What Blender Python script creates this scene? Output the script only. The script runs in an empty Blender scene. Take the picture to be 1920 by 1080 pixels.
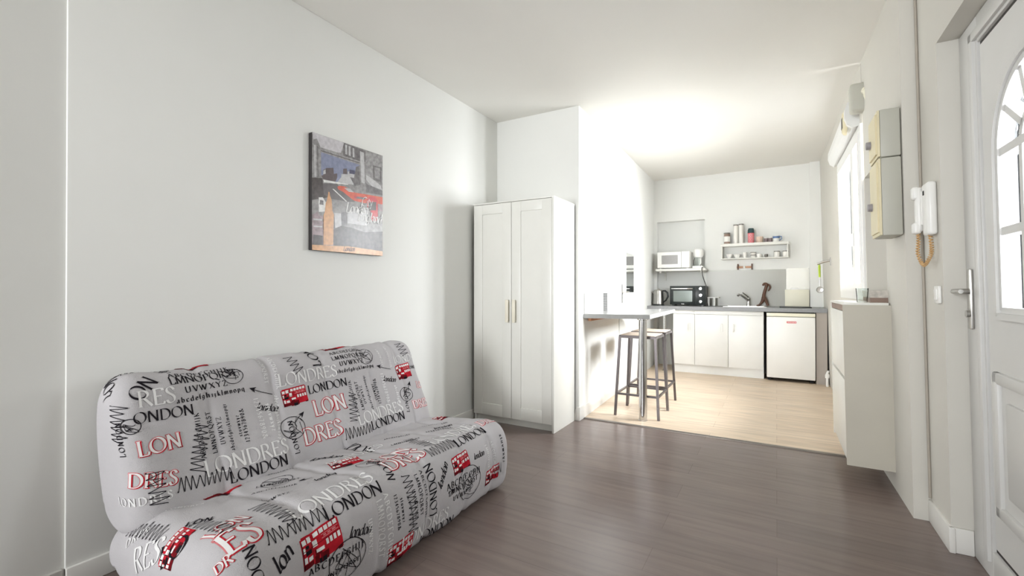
import bpy, bmesh, math, random
from mathutils import Vector, Matrix
from math import sin, cos, pi, radians as R

random.seed(4)
sc = bpy.context.scene
COL = sc.collection

# ------------------------------------------------------------------ camera
cam_d = bpy.data.cameras.new('camera')
cam = bpy.data.objects.new('camera', cam_d)
COL.objects.link(cam)
cam.location = (0, 0, 1.15)
cam.rotation_euler = (R(90.278), 0, R(29.99))
cam_d.sensor_width = 36
cam_d.lens = 36 * 858.66 / 1920
cam_d.clip_start = 0.02
sc.camera = cam

# ------------------------------------------------------------------ world, daylight, exposure
w = bpy.data.worlds.new('sky')
sc.world = w
w.use_nodes = True
bg = w.node_tree.nodes['Background']
bg.inputs[0].default_value = (0.93, 0.96, 1.0, 1)
bg.inputs[1].default_value = 1.6
sc.view_settings.view_transform = 'Standard'
sc.view_settings.look = 'None'
sc.view_settings.gamma = 1
sc.view_settings.use_curve_mapping = False
sc.view_settings.exposure = 0.78


def area(name, loc, rot, sx, sy, power, col):
    d = bpy.data.lights.new(name, 'AREA')
    d.shape = 'RECTANGLE'
    d.size, d.size_y, d.energy, d.color = sx, sy, power, col
    o = bpy.data.objects.new(name, d)
    o.location, o.rotation_euler = loc, rot
    COL.objects.link(o)
    return o


# daylight through the kitchen window, through the entrance door glazing; added fill lamp behind the camera
area('window_daylight', (1.8, 5.08, 2.1), (0, R(68), R(12)), 1.5, 1.6, 240, (1, 0.99, 0.98))
area('window_daylight', (1.75, 4.45, 2.0), (0, R(72), R(-28)), 1.4, 1.2, 130, (1, 0.99, 0.98))
area('door_daylight', (1.0, 2.09, 1.5), (0, R(90), 0), 1.0, 0.6, 13, (0.97, 0.98, 1))
rear = area('rear_fill_light', (-1.75, -3.55, 1.65), (R(90), 0, R(-9)), 1.1, 1.8, 27, (0.96, 0.98, 1))  # added fill for surfaces facing the camera, no known source
rear.data.spread = R(75)

# ------------------------------------------------------------------ materials
M = {}


def srgb(r, g, b):
    f = lambda c: (c / 12.92) if c <= 0.04045 else ((c + 0.055) / 1.055) ** 2.4
    return (f(r / 255), f(g / 255), f(b / 255))


def mat(name, rgb, rough=0.5, metal=0.0, var=0.04, scale=6.0, bump=0.0, bscale=60.0, spec=0.5, stretch=(1, 1, 1)):
    m = bpy.data.materials.new(name)
    m.use_nodes = True
    nt = m.node_tree
    b = nt.nodes['Principled BSDF']
    b.inputs['Roughness'].default_value = rough
    b.inputs['Metallic'].default_value = metal
    b.inputs['Specular IOR Level'].default_value = spec
    tc = nt.nodes.new('ShaderNodeTexCoord')
    mp = nt.nodes.new('ShaderNodeMapping')
    mp.inputs['Scale'].default_value = stretch
    nt.links.new(tc.outputs['Object'], mp.inputs[0])
    n = nt.nodes.new('ShaderNodeTexNoise')
    n.inputs['Scale'].default_value = scale
    n.inputs['Detail'].default_value = 3
    nt.links.new(mp.outputs[0], n.inputs['Vector'])
    cr = nt.nodes.new('ShaderNodeValToRGB')
    c = srgb(*rgb)
    cr.color_ramp.elements[0].color = tuple(max(0, x * (1 - var)) for x in c) + (1,)
    cr.color_ramp.elements[1].color = tuple(min(1, x * (1 + var)) for x in c) + (1,)
    cr.color_ramp.elements[0].position = 0.3
    cr.color_ramp.elements[1].position = 0.7
    nt.links.new(n.outputs[0], cr.inputs[0])
    nt.links.new(cr.outputs[0], b.inputs['Base Color'])
    if bump:
        n2 = nt.nodes.new('ShaderNodeTexNoise')
        n2.inputs['Scale'].default_value = bscale
        nt.links.new(mp.outputs[0], n2.inputs['Vector'])
        bp = nt.nodes.new('ShaderNodeBump')
        bp.inputs['Strength'].default_value = bump
        bp.inputs['Distance'].default_value = 0.01
        nt.links.new(n2.outputs[0], bp.inputs['Height'])
        nt.links.new(bp.outputs[0], b.inputs['Normal'])
    M[name] = m
    return m


def plank_mat(name, c1, c2, cm, rough, lw, rh, grain):
    m = bpy.data.materials.new(name)
    m.use_nodes = True
    nt = m.node_tree
    b = nt.nodes['Principled BSDF']
    b.inputs['Roughness'].default_value = rough
    tc = nt.nodes.new('ShaderNodeTexCoord')
    br = nt.nodes.new('ShaderNodeTexBrick')
    br.inputs['Color1'].default_value = srgb(*c1) + (1,)
    br.inputs['Color2'].default_value = srgb(*c2) + (1,)
    br.inputs['Mortar'].default_value = srgb(*cm) + (1,)
    br.inputs['Scale'].default_value = 1
    br.inputs['Mortar Size'].default_value = 0.0016
    br.inputs['Mortar Smooth'].default_value = 0.4
    br.inputs['Brick Width'].default_value = lw
    br.inputs['Row Height'].default_value = rh
    br.offset = 0.37
    nt.links.new(tc.outputs['Object'], br.inputs['Vector'])
    mp = nt.nodes.new('ShaderNodeMapping')
    mp.inputs['Scale'].default_value = (1.2, 14, 1)
    nt.links.new(tc.outputs['Object'], mp.inputs[0])
    n = nt.nodes.new('ShaderNodeTexNoise')
    n.inputs['Scale'].default_value = 2.2
    n.inputs['Detail'].default_value = 6
    nt.links.new(mp.outputs[0], n.inputs['Vector'])
    mx = nt.nodes.new('ShaderNodeMix')
    mx.data_type = 'RGBA'
    mx.blend_type = 'MULTIPLY'
    mx.inputs['Factor'].default_value = 1
    cr = nt.nodes.new('ShaderNodeValToRGB')
    cr.color_ramp.elements[0].position = 0.32
    cr.color_ramp.elements[1].position = 0.62
    cr.color_ramp.elements[0].color = (1 - grain, 1 - grain, 1 - grain, 1)
    cr.color_ramp.elements[1].color = (1, 1, 1, 1)
    nt.links.new(n.outputs[0], cr.inputs[0])
    nt.links.new(br.outputs['Color'], mx.inputs['A'])
    nt.links.new(cr.outputs[0], mx.inputs['B'])
    nt.links.new(mx.outputs['Result'], b.inputs['Base Color'])
    bp = nt.nodes.new('ShaderNodeBump')
    bp.inputs['Strength'].default_value = 0.08
    bp.inputs['Distance'].default_value = 0.004
    nt.links.new(n.outputs[0], bp.inputs['Height'])
    nt.links.new(bp.outputs[0], b.inputs['Normal'])
    M[name] = m
    return m


def glass_mat(name, tint, refl=0.12):
    m = bpy.data.materials.new(name)
    m.use_nodes = True
    nt = m.node_tree
    nt.nodes.remove(nt.nodes['Principled BSDF'])
    out = nt.nodes['Material Output']
    t = nt.nodes.new('ShaderNodeBsdfTransparent')
    t.inputs[0].default_value = tint + (1,)
    g = nt.nodes.new('ShaderNodeBsdfGlossy')
    g.inputs['Roughness'].default_value = 0.03
    fr = nt.nodes.new('ShaderNodeLayerWeight')
    fr.inputs['Blend'].default_value = refl
    mx = nt.nodes.new('ShaderNodeMixShader')
    nt.links.new(fr.outputs['Fresnel'], mx.inputs[0])
    nt.links.new(t.outputs[0], mx.inputs[1])
    nt.links.new(g.outputs[0], mx.inputs[2])
    nt.links.new(mx.outputs[0], out.inputs[0])
    M[name] = m
    return m


mat('plaster', (236, 236, 232), 0.85, var=0.012, scale=1.5, bump=0.05, bscale=25, spec=0.2)
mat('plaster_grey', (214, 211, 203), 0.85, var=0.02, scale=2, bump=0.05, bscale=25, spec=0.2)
mat('ceiling_paint', (240, 238, 232), 0.9, var=0.01, scale=1.5, spec=0.1)
mat('skirting', (232, 230, 225), 0.45, var=0.01)
mat('white_lacquer', (232, 231, 224), 0.35, var=0.012)
mat('white_door', (238, 238, 235), 0.35, var=0.012)
mat('door_grey_white', (216, 215, 212), 0.4, var=0.015)
mat('upvc', (238, 238, 236), 0.3, var=0.01)
mat('handle_cream', (238, 232, 214), 0.4, var=0.02)
mat('white_plastic', (240, 239, 235), 0.35, var=0.01)
mat('cream_plastic', (226, 216, 182), 0.45, var=0.02)
mat('pale_cream', (238, 234, 214), 0.45, var=0.02)
mat('grey_plastic', (188, 187, 176), 0.5, var=0.02)
mat('worktop_grey', (140, 141, 143), 0.4, var=0.06, scale=40)
mat('bar_grey', (158, 158, 156), 0.22, var=0.04, scale=40)
mat('taupe_panel', (176, 168, 160), 0.6, var=0.03)
mat('side_grey', (196, 191, 178), 0.6, var=0.02)
mat('splash_grey', (172, 171, 163), 0.3, var=0.02, scale=3)
mat('tile_grey', (192, 190, 186), 0.3, var=0.03)
mat('mosaic_dark', (62, 62, 62), 0.3, var=0.2, scale=40)
mat('chrome', (205, 205, 205), 0.14, 1.0, var=0.02)
mat('brushed_steel', (190, 188, 184), 0.3, 1.0, var=0.05, scale=30)
mat('stool_metal', (104, 98, 98), 0.35, 0.7, var=0.05, scale=30)
mat('seat_wood', (214, 196, 178), 0.5, var=0.07, scale=12, stretch=(1, 8, 1))
mat('batten_wood', (190, 130, 88), 0.5, var=0.1, scale=12)
mat('brown_wood', (92, 60, 42), 0.5, var=0.12, scale=14)
mat('pale_wood', (196, 150, 120), 0.5, var=0.12, scale=14)
mat('black_plastic', (32, 36, 36), 0.35, var=0.1, scale=20)
mat('oven_black', (38, 44, 43), 0.3, var=0.25, scale=60)
mat('dark_gap', (38, 36, 34), 0.8, var=0.05)
mat('oven_glass', (120, 128, 122), 0.12, 0.2, var=0.04)
mat('microwave_glass', (150, 148, 146), 0.25, var=0.05, scale=60)
mat('red_badge', (206, 60, 66), 0.4, var=0.03)
mat('thermos_red', (222, 70, 82), 0.4, var=0.05)
mat('thermos_lid', (34, 66, 70), 0.4, var=0.06)
mat('pale_blue', (92, 120, 165), 0.5, var=0.1)
mat('jar_beige', (214, 190, 172), 0.5, var=0.05)
mat('jar_brown', (150, 126, 112), 0.4, var=0.08)
mat('mug_stripe', (120, 104, 106), 0.4, var=0.08)
mat('china', (238, 236, 230), 0.25, var=0.01)
mat('clear_ware', (234, 231, 224), 0.2, var=0.02)
mat('lid_grey', (130, 126, 120), 0.4, 0.4, var=0.05)
mat('knob_grey', (150, 146, 150), 0.5, var=0.03)
mat('green_grip', (178, 202, 60), 0.45, var=0.05)
mat('marble', (196, 190, 182), 0.25, var=0.22, scale=30)
mat('sill_shade_rail_brown', (138, 116, 104), 0.5, var=0.08)  # painted shade under the sill; also the cabinet rail's own brown
mat('cord_tan', (206, 168, 118), 0.5, var=0.05)
mat('cable_dark', (60, 58, 56), 0.5, var=0.05)
mat('cable_pale', (176, 168, 156), 0.6, var=0.05)
mat('gasket', (46, 40, 38), 0.6, var=0.05)
mat('threshold', (126, 118, 112), 0.4, 0.5, var=0.05)
mat('mirror', (225, 228, 228), 0.02, 1.0, var=0.0)
mat('satin_reflection', (224, 222, 214), 0.22, 0.45, var=0.01)
mat('cloth', (192, 189, 191), 0.95, var=0.03, scale=4, bump=0.25, bscale=380, spec=0.15)
mat('print_black', (34, 31, 36), 0.95, var=0.1, scale=30, spec=0.1)
mat('print_white', (232, 231, 230), 0.95, var=0.02, scale=30, spec=0.1)
mat('print_red', (186, 34, 48), 0.95, var=0.2, scale=30, spec=0.1)
mat('print_dark_red', (104, 20, 28), 0.95, var=0.25, scale=30, spec=0.1)
mat('print_pale_red', (214, 128, 132), 0.95, var=0.12, scale=30, spec=0.1)
mat('canvas_edge', (42, 38, 38), 0.6, var=0.2, scale=20)
plank_mat('laminate_grey', (128, 113, 107), (121, 107, 102), (110, 97, 92), 0.25, 1.3, 0.19, 0.16)
plank_mat('laminate_oak', (232, 212, 188), (224, 202, 177), (196, 170, 144), 0.42, 1.25, 0.19, 0.24)
glass_mat('window_glass', (0.96, 0.98, 1.0))
glass_mat('clear_glass', (0.93, 0.95, 0.94), 0.12)

# ------------------------------------------------------------------ mesh helpers
OFF = {}
LEAN = 0.02      # shears right-hand walls and fittings with height, to match leaning verticals in the image


class MB:
    def __init__(self, lean=False):
        self.v, self.f, self.mi, self.sm = [], [], [], []
        self.lean = lean

    def add(self, vs, fs, mi=0, smooth=False):
        n = len(self.v)
        self.v += [tuple(p) for p in vs]
        for f in fs:
            self.f.append(tuple(i + n for i in f))
            self.mi.append(mi)
            self.sm.append(smooth)

    def from_bm(self, bm, mi=0, smooth=False):
        bm.verts.index_update()
        self.add([v.co.copy() for v in bm.verts], [[v.index for v in f.verts] for f in bm.faces], mi, smooth)
        bm.free()

    def box(self, x0, x1, y0, y1, z0, z1, mi=0, bev=0.0, seg=2):
        x0, x1 = min(x0, x1), max(x0, x1)
        y0, y1 = min(y0, y1), max(y0, y1)
        z0, z1 = min(z0, z1), max(z0, z1)
        vs = [(x0, y0, z0), (x1, y0, z0), (x1, y1, z0), (x0, y1, z0), (x0, y0, z1), (x1, y0, z1), (x1, y1, z1), (x0, y1, z1)]
        fs = [(0, 3, 2, 1), (4, 5, 6, 7), (0, 1, 5, 4), (1, 2, 6, 5), (2, 3, 7, 6), (3, 0, 4, 7)]
        if bev <= 0:
            self.add(vs, fs, mi)
            return
        bm = bmesh.new()
        bv = [bm.verts.new(p) for p in vs]
        for f in fs:
            bm.faces.new([bv[i] for i in f])
        bev = min(bev, 0.45 * min(x1 - x0, y1 - y0, z1 - z0))
        bmesh.ops.bevel(bm, geom=list(bm.edges), offset=bev, segments=seg, affect='EDGES', profile=0.5)
        self.from_bm(bm, mi, True)

    def prism(self, pts, axis, a, b, mi=0):
        """polygon pts extruded along axis ('x','y','z') from a to b; pts hold the other two coordinates in order"""
        def P(p, c):
            return {'x': (c, p[0], p[1]), 'y': (p[0], c, p[1]), 'z': (p[0], p[1], c)}[axis]
        n = len(pts)
        vs = [P(p, a) for p in pts] + [P(p, b) for p in pts]
        fs = [tuple(range(n)), tuple(range(2 * n - 1, n - 1, -1))]
        fs += [(i, i + n, (i + 1) % n + n, (i + 1) % n) for i in range(n)]
        self.add(vs, fs, mi)

    def tube(self, pts, r, mi=0, n=10, caps=True):
        pts = [Vector(p) for p in pts]
        rs = r if isinstance(r, (list, tuple)) else [r] * len(pts)
        rings = []
        up = None
        for i, p in enumerate(pts):
            d = (pts[min(i + 1, len(pts) - 1)] - pts[max(i - 1, 0)]).normalized()
            if up is None:
                up = Vector((0, 0, 1)) if abs(d.z) < 0.9 else Vector((1, 0, 0))
            a = d.cross(up)
            if a.length < 1e-5:
                a = d.cross(Vector((0, 1, 0)))
            a.normalize()
            b = a.cross(d).normalized()
            up = b
            rings.append([p + a * (rs[i] * cos(2 * pi * k / n)) + b * (rs[i] * sin(2 * pi * k / n)) for k in range(n)])
        vs = [q for rg in rings for q in rg]
        fs = []
        for i in range(len(pts) - 1):
            for k in range(n):
                fs.append((i * n + k, i * n + (k + 1) % n, (i + 1) * n + (k + 1) % n, (i + 1) * n + k))
        self.add(vs, fs, mi, True)
        if caps:
            m = len(pts) - 1
            self.add(rings[0], [tuple(range(n - 1, -1, -1))], mi)
            self.add(rings[m], [tuple(range(n))], mi)

    def bar(self, p, q, wx, mi=0, wy=None):
        """square-section bar between two points"""
        p, q = Vector(p), Vector(q)
        wy = wy or wx
        d = (q - p).normalized()
        up = Vector((0, 0, 1)) if abs(d.z) < 0.8 else Vector((0, 1, 0))
        a = d.cross(up).normalized() * (wx / 2)
        b = a.cross(d).normalized() * (wy / 2)
        vs = [c + s * a + t * b for c in (p, q) for s, t in ((-1, -1), (1, -1), (1, 1), (-1, 1))]
        self.add(vs, [(0, 1, 2, 3), (7, 6, 5, 4), (0, 4, 5, 1), (1, 5, 6, 2), (2, 6, 7, 3), (3, 7, 4, 0)], mi)

    def lathe(self, c, prof, mi=0, n=24, axis='z', smooth=True):
        """prof: (radius, height) pairs"""
        vs, fs = [], []
        for r, h in prof:
            for k in range(n):
                a = 2 * pi * k / n
                x, y = r * cos(a), r * sin(a)
                vs.append({'z': (c[0] + x, c[1] + y, c[2] + h), 'x': (c[0] + h, c[1] + x, c[2] + y), 'y': (c[0] + x, c[1] + h, c[2] + y)}[axis])
        m = len(prof)
        for i in range(m - 1):
            for k in range(n):
                fs.append((i * n + k, i * n + (k + 1) % n, (i + 1) * n + (k + 1) % n, (i + 1) * n + k))
        fs.append(tuple(range(n - 1, -1, -1)))
        fs.append(tuple(range((m - 1) * n, m * n)))
        self.add(vs, fs, mi, smooth)

    def build(self, name, mats, parent=None, label=None):
        off = OFF.get(parent.name, Vector()) if parent else Vector()
        vs = [Vector(p) for p in self.v]
        if self.lean:
            vs = [Vector((p.x - LEAN * (p.z - 1.15), p.y, p.z)) for p in vs]
        me = bpy.data.meshes.new(name)
        me.from_pydata([p - off for p in vs], [], self.f)
        for m in (mats if isinstance(mats, (list, tuple)) else [mats]):
            me.materials.append(M[m])
        me.polygons.foreach_set('material_index', self.mi)
        me.polygons.foreach_set('use_smooth', self.sm)
        me.update()
        bm = bmesh.new()
        bm.from_mesh(me)
        bmesh.ops.recalc_face_normals(bm, faces=bm.faces)
        bm.to_mesh(me)
        bm.free()
        if any(self.sm):
            me.set_sharp_from_angle(angle=R(38))
        o = bpy.data.objects.new(name, me)
        COL.objects.link(o)
        if parent:
            o.parent = parent
            OFF[o.name] = off
        if label:
            o['label'] = label
        return o


def tag(o, label, cat, group=None, kind=None):
    o['label'], o['category'] = label, cat
    if group:
        o['group'] = group
    if kind:
        o['kind'] = kind
    return o


def thing(name, loc, label, cat, group=None):
    o = bpy.data.objects.new(name, None)
    o.empty_display_size = 0.1
    o.location = loc
    COL.objects.link(o)
    OFF[o.name] = Vector(loc)
    return tag(o, label, cat, group)


def struct(o, label, cat):
    o['kind'] = 'structure'
    o['label'], o['category'] = label, cat
    return o


def copy_tree(o, parent=None):
    c = o.copy()
    COL.objects.link(c)
    if parent:
        c.parent = parent
    for ch in list(o.children):
        copy_tree(ch, c)
    return c


# ------------------------------------------------------------------ the room
XL = -2.36                      # left wall
ZC = 2.786                      # ceiling
PX0, PY0 = -1.51, 3.80          # partition corner
PX1, PY1 = -1.65, 7.25          # kitchen far left corner
KX1 = 0.53                      # kitchen far right corner
RX, RY = 0.575, 3.02            # right pier corner
DX = 0.644                      # wall with the entrance door
FX = 0.716                      # face of the entrance door in its recess


def px(y):                      # kitchen left wall
    return PX0 + (PX1 - PX0) * (y - PY0) / (PY1 - PY0)


def rx(y):                      # kitchen right wall
    return RX + (KX1 - RX) * (y - RY) / (PY1 - RY)


b = MB(); b.box(-2.6, 1.6, -3.5, 3.885, -0.1, 0.0)
struct(b.build('floor', 'laminate_grey'), 'grey brown laminate floor of the living room', 'floor')
b = MB(); b.box(-1.9, 1.3, 3.905, 7.6, -0.1, 0.0)
struct(b.build('floor_kitchen', 'laminate_oak'), 'pale oak laminate floor of the kitchen', 'floor')
b = MB(); b.box(-1.515, 0.62, 3.875, 3.915, -0.05, 0.006, bev=0.003)
struct(b.build('trim_1', 'threshold'), 'grey metal threshold strip between the two floors', 'threshold strip')
b = MB()
b.box(-2.6, 1.6, -3.5, 3.8, ZC, ZC + 0.1)
b.add([(-2.6, 3.8, ZC), (1.6, 3.8, ZC), (1.6, 7.6, ZC + .06), (-2.6, 7.6, ZC + .06), (-2.6, 3.8, ZC + .1), (1.6, 3.8, ZC + .1), (1.6, 7.6, ZC + .16), (-2.6, 7.6, ZC + .16)],
      [(0, 3, 2, 1), (4, 5, 6, 7), (0, 1, 5, 4), (1, 2, 6, 5), (2, 3, 7, 6), (3, 0, 4, 7)])
struct(b.build('ceiling', 'ceiling_paint'), 'white ceiling over living room and kitchen', 'ceiling')
b = MB()
b.box(XL - 0.15, XL, 0.668, 3.95, 0, ZC, bev=0.004)
b.box(XL - 0.15, XL - 0.010, -3.5, 0.668, 0, ZC)
struct(b.build('wall_left', 'plaster'), 'long white wall behind the sofa', 'wall')
b = MB()
b.box(XL - .02, XL + .012, 0.668, 3.80, 0, .085, bev=.004)
b.box(XL - .05, XL + .003, -3.5, 0.660, 0, .085, bev=.004)
struct(b.build('baseboard_left', 'skirting'), 'white baseboard along the long left wall', 'baseboard')
# recess wall behind the wardrobe and the partition to the kitchen
b = MB()
b.prism([(XL, PY0), (PX0, PY0), (PX0 - .12, PY0 + .12), (XL, PY0 + .12)], 'z', 0, ZC + .07)
struct(b.build('wall_recess', 'plaster'), 'white recess wall above and behind the wardrobe', 'wall')
b = MB()
b.prism([(PX0, PY0), (PX1, PY1 + .3), (PX1 - .12, PY1 + .3), (PX0 - .12, PY0 + .12)], 'z', 0, ZC + .07)
struct(b.build('wall_partition', 'plaster'), 'white partition wall along the kitchen behind the breakfast bar', 'wall')
b = MB()
b.box(PX0 - .02, PX0 + .012, PY0 - .012, PY0 + .10, 0, .12, bev=.003)
b.add([(px(y) + dx, y, z) for y in (3.80, 5.1) for dx in (-.005, .010) for z in (0, .10)],
      [(0, 1, 3, 2), (4, 6, 7, 5), (0, 4, 5, 1), (2, 3, 7, 6), (1, 5, 7, 3), (0, 2, 6, 4)])
b.add([(px(y) + dx, y, z) for y in (6.02, 7.25) for dx in (-.005, .010) for z in (0, .10)],
      [(0, 1, 3, 2), (4, 6, 7, 5), (0, 4, 5, 1), (2, 3, 7, 6), (1, 5, 7, 3), (0, 2, 6, 4)])
b.box(-1.66, PX0 - .021, PY0 - .012, PY0, 0, .10)
struct(b.build('baseboard_partition', 'skirting'), 'white baseboard round the partition corner', 'baseboard')
# kitchen back wall with a shallow niche
NX0, NX1, NZ1 = -1.594, -0.906, 2.197
b = MB()
b.box(-1.9, NX0, 7.25, 7.6, 0, ZC + .07)
b.box(NX0, NX1, 7.37, 7.6, 0, NZ1)
b.box(NX0, NX1, 7.25, 7.6, NZ1, ZC + .07)
b.box(NX1, 0.9, 7.25, 7.6, 0, ZC + .07)
struct(b.build('wall_back', 'plaster'), 'white kitchen end wall with shallow niche', 'wall')
b = MB(); b.box(0.385, KX1 + .04, 7.19, 7.25, .927, ZC + .06)
struct(b.build('trim_2', 'plaster'), 'narrow white pipe boxing in the far right kitchen corner', 'boxing')
# right-hand walls, window opening and niche with a marble sill
WY0, WY1, WZ0, WZ1 = 4.125, 5.42, 1.08, 2.36
NY0, NY1 = 3.46, 4.10
b = MB(lean=True)


def rseg(y0, y1, z0, z1, t=0.3, d=0.0):
    b.prism([(rx(y0) + d, y0), (rx(y1) + d, y1), (rx(y1) + t, y1), (rx(y0) + t, y0)], 'z', z0, z1)


rseg(WY1, 7.5, 0, 2.9)
rseg(WY0, WY1, 0, WZ0)
rseg(WY0, WY1, WZ1, 2.9)
rseg(NY0, NY1, 0, 1.08)
rseg(NY0, NY1, 1.95, 2.9)
rseg(NY0, NY1, 1.08, 1.95, 0.3, 0.22)
rseg(RY, NY0, 0, 2.9)
b.prism([(rx(NY1), NY1), (rx(NY1 + .02), NY1 + .02), (rx(NY1) + .3, NY1 + .02), (rx(NY1) + .3, NY1)], 'z', 1.08, 1.95)
b.box(DX, 1.0, 2.72, RY, 0, 2.9)
b.box(DX, 1.0, 1.465, 2.72, 2.255, 2.9)
b.box(DX, 1.0, -3.5, 1.465, 0, 2.9)
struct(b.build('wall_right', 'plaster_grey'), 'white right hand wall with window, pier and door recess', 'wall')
b = MB(lean=True)
b.box(DX - .012, DX + .01, 2.70, 3.02, 0, .11, bev=.004)
b.box(DX - .012, FX, 2.708, 2.72, 0, .11, bev=.004)
struct(b.build('baseboard_right', 'skirting'), 'white baseboard between pier and entrance door', 'baseboard')
b = MB()
b.box(-2.6, -2.33, -3.5, -3.38, 0, ZC); b.box(-1.17, 1.0, -3.5, -3.38, 0, ZC)
b.box(-2.33, -1.17, -3.5, -3.38, 0, .72); b.box(-2.33, -1.17, -3.5, -3.38, 2.58, ZC)  # opening added so the fill light can enter the room
struct(b.build('wall_rear', 'plaster'), 'wall behind the viewer with an opening added for the fill light', 'wall')

# ------------------------------------------------------------------ window_1 (kitchen)
win = thing('window_1', (rx(4.8), 4.8, WZ0), 'tall white framed kitchen window with curved handle', 'window')
win['kind'] = 'structure'


def wbox(bb, y0, y1, z0, z1, d0, d1, bev=.004):
    bb.prism([(rx(y0) + d0, y0), (rx(y1) + d0, y1), (rx(y1) + d1, y1), (rx(y0) + d1, y0)], 'z', z0, z1)


b = MB(lean=True)
wbox(b, WY0, WY0 + .05, WZ0, WZ1, -.012, .07); wbox(b, WY1 - .06, WY1, WZ0, WZ1, -.012, .07)
wbox(b, WY0 + .05, WY1 - .06, WZ0, WZ0 + .06, -.012, .07); wbox(b, WY0 + .05, WY1 - .06, WZ1 - .05, WZ1, -.012, .07)
b.build('window_frame', 'upvc', win)
for (y0, y1) in ((WY0 + .05, 4.50), (4.50, WY1 - .06)):
    b = MB(lean=True)
    wbox(b, y0, y0 + .065, WZ0 + .06, WZ1 - .05, -.02, .05); wbox(b, y1 - .065, y1, WZ0 + .06, WZ1 - .05, -.02, .05)
    wbox(b, y0 + .065, y1 - .065, WZ0 + .06, WZ0 + .12, -.02, .05); wbox(b, y0 + .065, y1 - .065, WZ1 - .11, WZ1 - .05, -.02, .05)
    sash = b.build('sash', 'upvc', win)
    b = MB(lean=True); wbox(b, y0 + .065, y1 - .065, WZ0 + .12, WZ1 - .11, .018, .028)
    b.build('pane', 'window_glass', sash)
b = MB(lean=True)
hx = rx(4.5) - .02
b.box(hx - .012, hx, 4.485, 4.525, 1.50, 1.60, bev=.004)
b.tube([(hx - .01, 4.505, 1.575), (hx - .055, 4.51, 1.575), (hx - .072, 4.53, 1.56), (hx - .075, 4.55, 1.52), (hx - .06, 4.55, 1.44)], .011)
b.build('window_handle', 'white_plastic', win)

b = MB(lean=True)
b.prism([(rx(NY0) - .09, NY0 - .02), (rx(4.18) - .02, 4.18), (rx(4.18) + .22, NY1), (rx(NY0) + .22, NY0)], 'z', 1.105, 1.148)
b.prism([(rx(NY0) - .085, NY0 - .015), (rx(4.18) - .015, 4.18), (rx(4.18) + .22, NY1), (rx(NY0) + .22, NY0)], 'z', 1.07, 1.105, 1)  # brown layer paints in the shade below the marble slab
struct(b.build('window_sill', ['marble', 'sill_shade_rail_brown']), 'speckled marble sill in the niche beside the window', 'window sill')

# roller shutter casing above the window
rs = thing('shutter_casing', (.46, 4.9, 2.4), 'long rounded white roller shutter casing above the kitchen window', 'shutter casing')
b = MB(lean=True)
prof = [(0.0, -.10), (-.06, -.105), (-.11, -.08), (-.135, -.03), (-.13, .03), (-.10, .085), (-.05, .115), (0, .12)]
b.prism([(rx(4.9) + p[0] * .62, 2.47 + p[1]) for p in prof] + [(rx(4.9) + .03, 2.59), (rx(4.9) + .03, 2.37)], 'y', 4.22, 5.5)
b.build('casing', 'upvc', rs)
b = MB(lean=True)
b.lathe((rx(4.3) - .078, 4.32, 2.43), [(.001, -.016), (.05, -.016), (.058, -.008), (.06, 0), (.06, .01)], 0, 28, 'x')
for v in range(len(b.v)):
    x, y, z = b.v[v]; b.v[v] = (x, 4.32 + (y - 4.32) * 1.1, 2.43 + (z - 2.43) * 1.5)
for k in range(5):
    b.box(rx(4.3) - .097, rx(4.3) - .093, 4.29 + k * .014, 4.296 + k * .014, 2.39, 2.47, 1)
b.build('vent_disc', ['cream_plastic', 'lid_grey'], rs, 'oval cream vent disc')
# grey box with a knob
gb = thing('winder_box', (.45, 4.05, 2.55), 'square grey box with a pale knob on the wall above the window', 'box')
b = MB(lean=True); b.box(.487, .612, 4.02, 4.12, 2.42, 2.62, bev=.018, seg=3)
b.build('housing', 'grey_plastic', gb)
b = MB(lean=True)
b.lathe((.572, 4.02, 2.55), [(.024, 0), (.024, -.018), (.019, -.026), (.001, -.028)], 0, 20, 'y')
b.tube([(.572, 3.995, 2.545), (.567, 3.985, 2.505), (.572, 3.985, 2.465)], [.015, .011, .005])
b.build('knob', 'pale_cream', gb)

# ------------------------------------------------------------------ door_1: entrance door on the right
dr = thing('door_1', (FX, 2.3, 0), 'white entrance door with arched glazing of small panes', 'door')
dr['kind'] = 'structure'
DY0, DY1, DZ1 = 1.47, 2.716, 2.252        # recess
g0, g1, GT = 1.669, 2.517, 2.143
b = MB(lean=True)
b.box(FX, FX + .07, g1, DY1, 0, DZ1, bev=.006)
b.box(FX, FX + .07, DY0, g0, 0, DZ1, bev=.006)
b.box(FX, FX + .07, g0, g1, GT, DZ1, bev=.006)
b.box(FX, FX + .07, g0, g1, 0.0, .12, bev=.006)
b.box(FX - .012, FX + .01, g1 + .012, g1 + .05, .07, GT + .05, bev=.004)
b.box(FX - .012, FX + .01, g0, g1 + .05, GT + .012, GT + .05, bev=.004)
b.build('door_frame', 'door_grey_white', dr)
b = MB(lean=True)
b.box(FX + .012, FX + .05, g1 - .022, g1, .12, GT); b.box(FX + .012, FX + .05, g0, g0 + .022, .12, GT)
b.box(FX + .012, FX + .05, g0 + .022, g1 - .022, .12, .142); b.box(FX + .012, FX + .05, g0 + .022, g1 - .022, GT - .022, GT)
b.build('gasket', 'gasket', dr)
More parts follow.
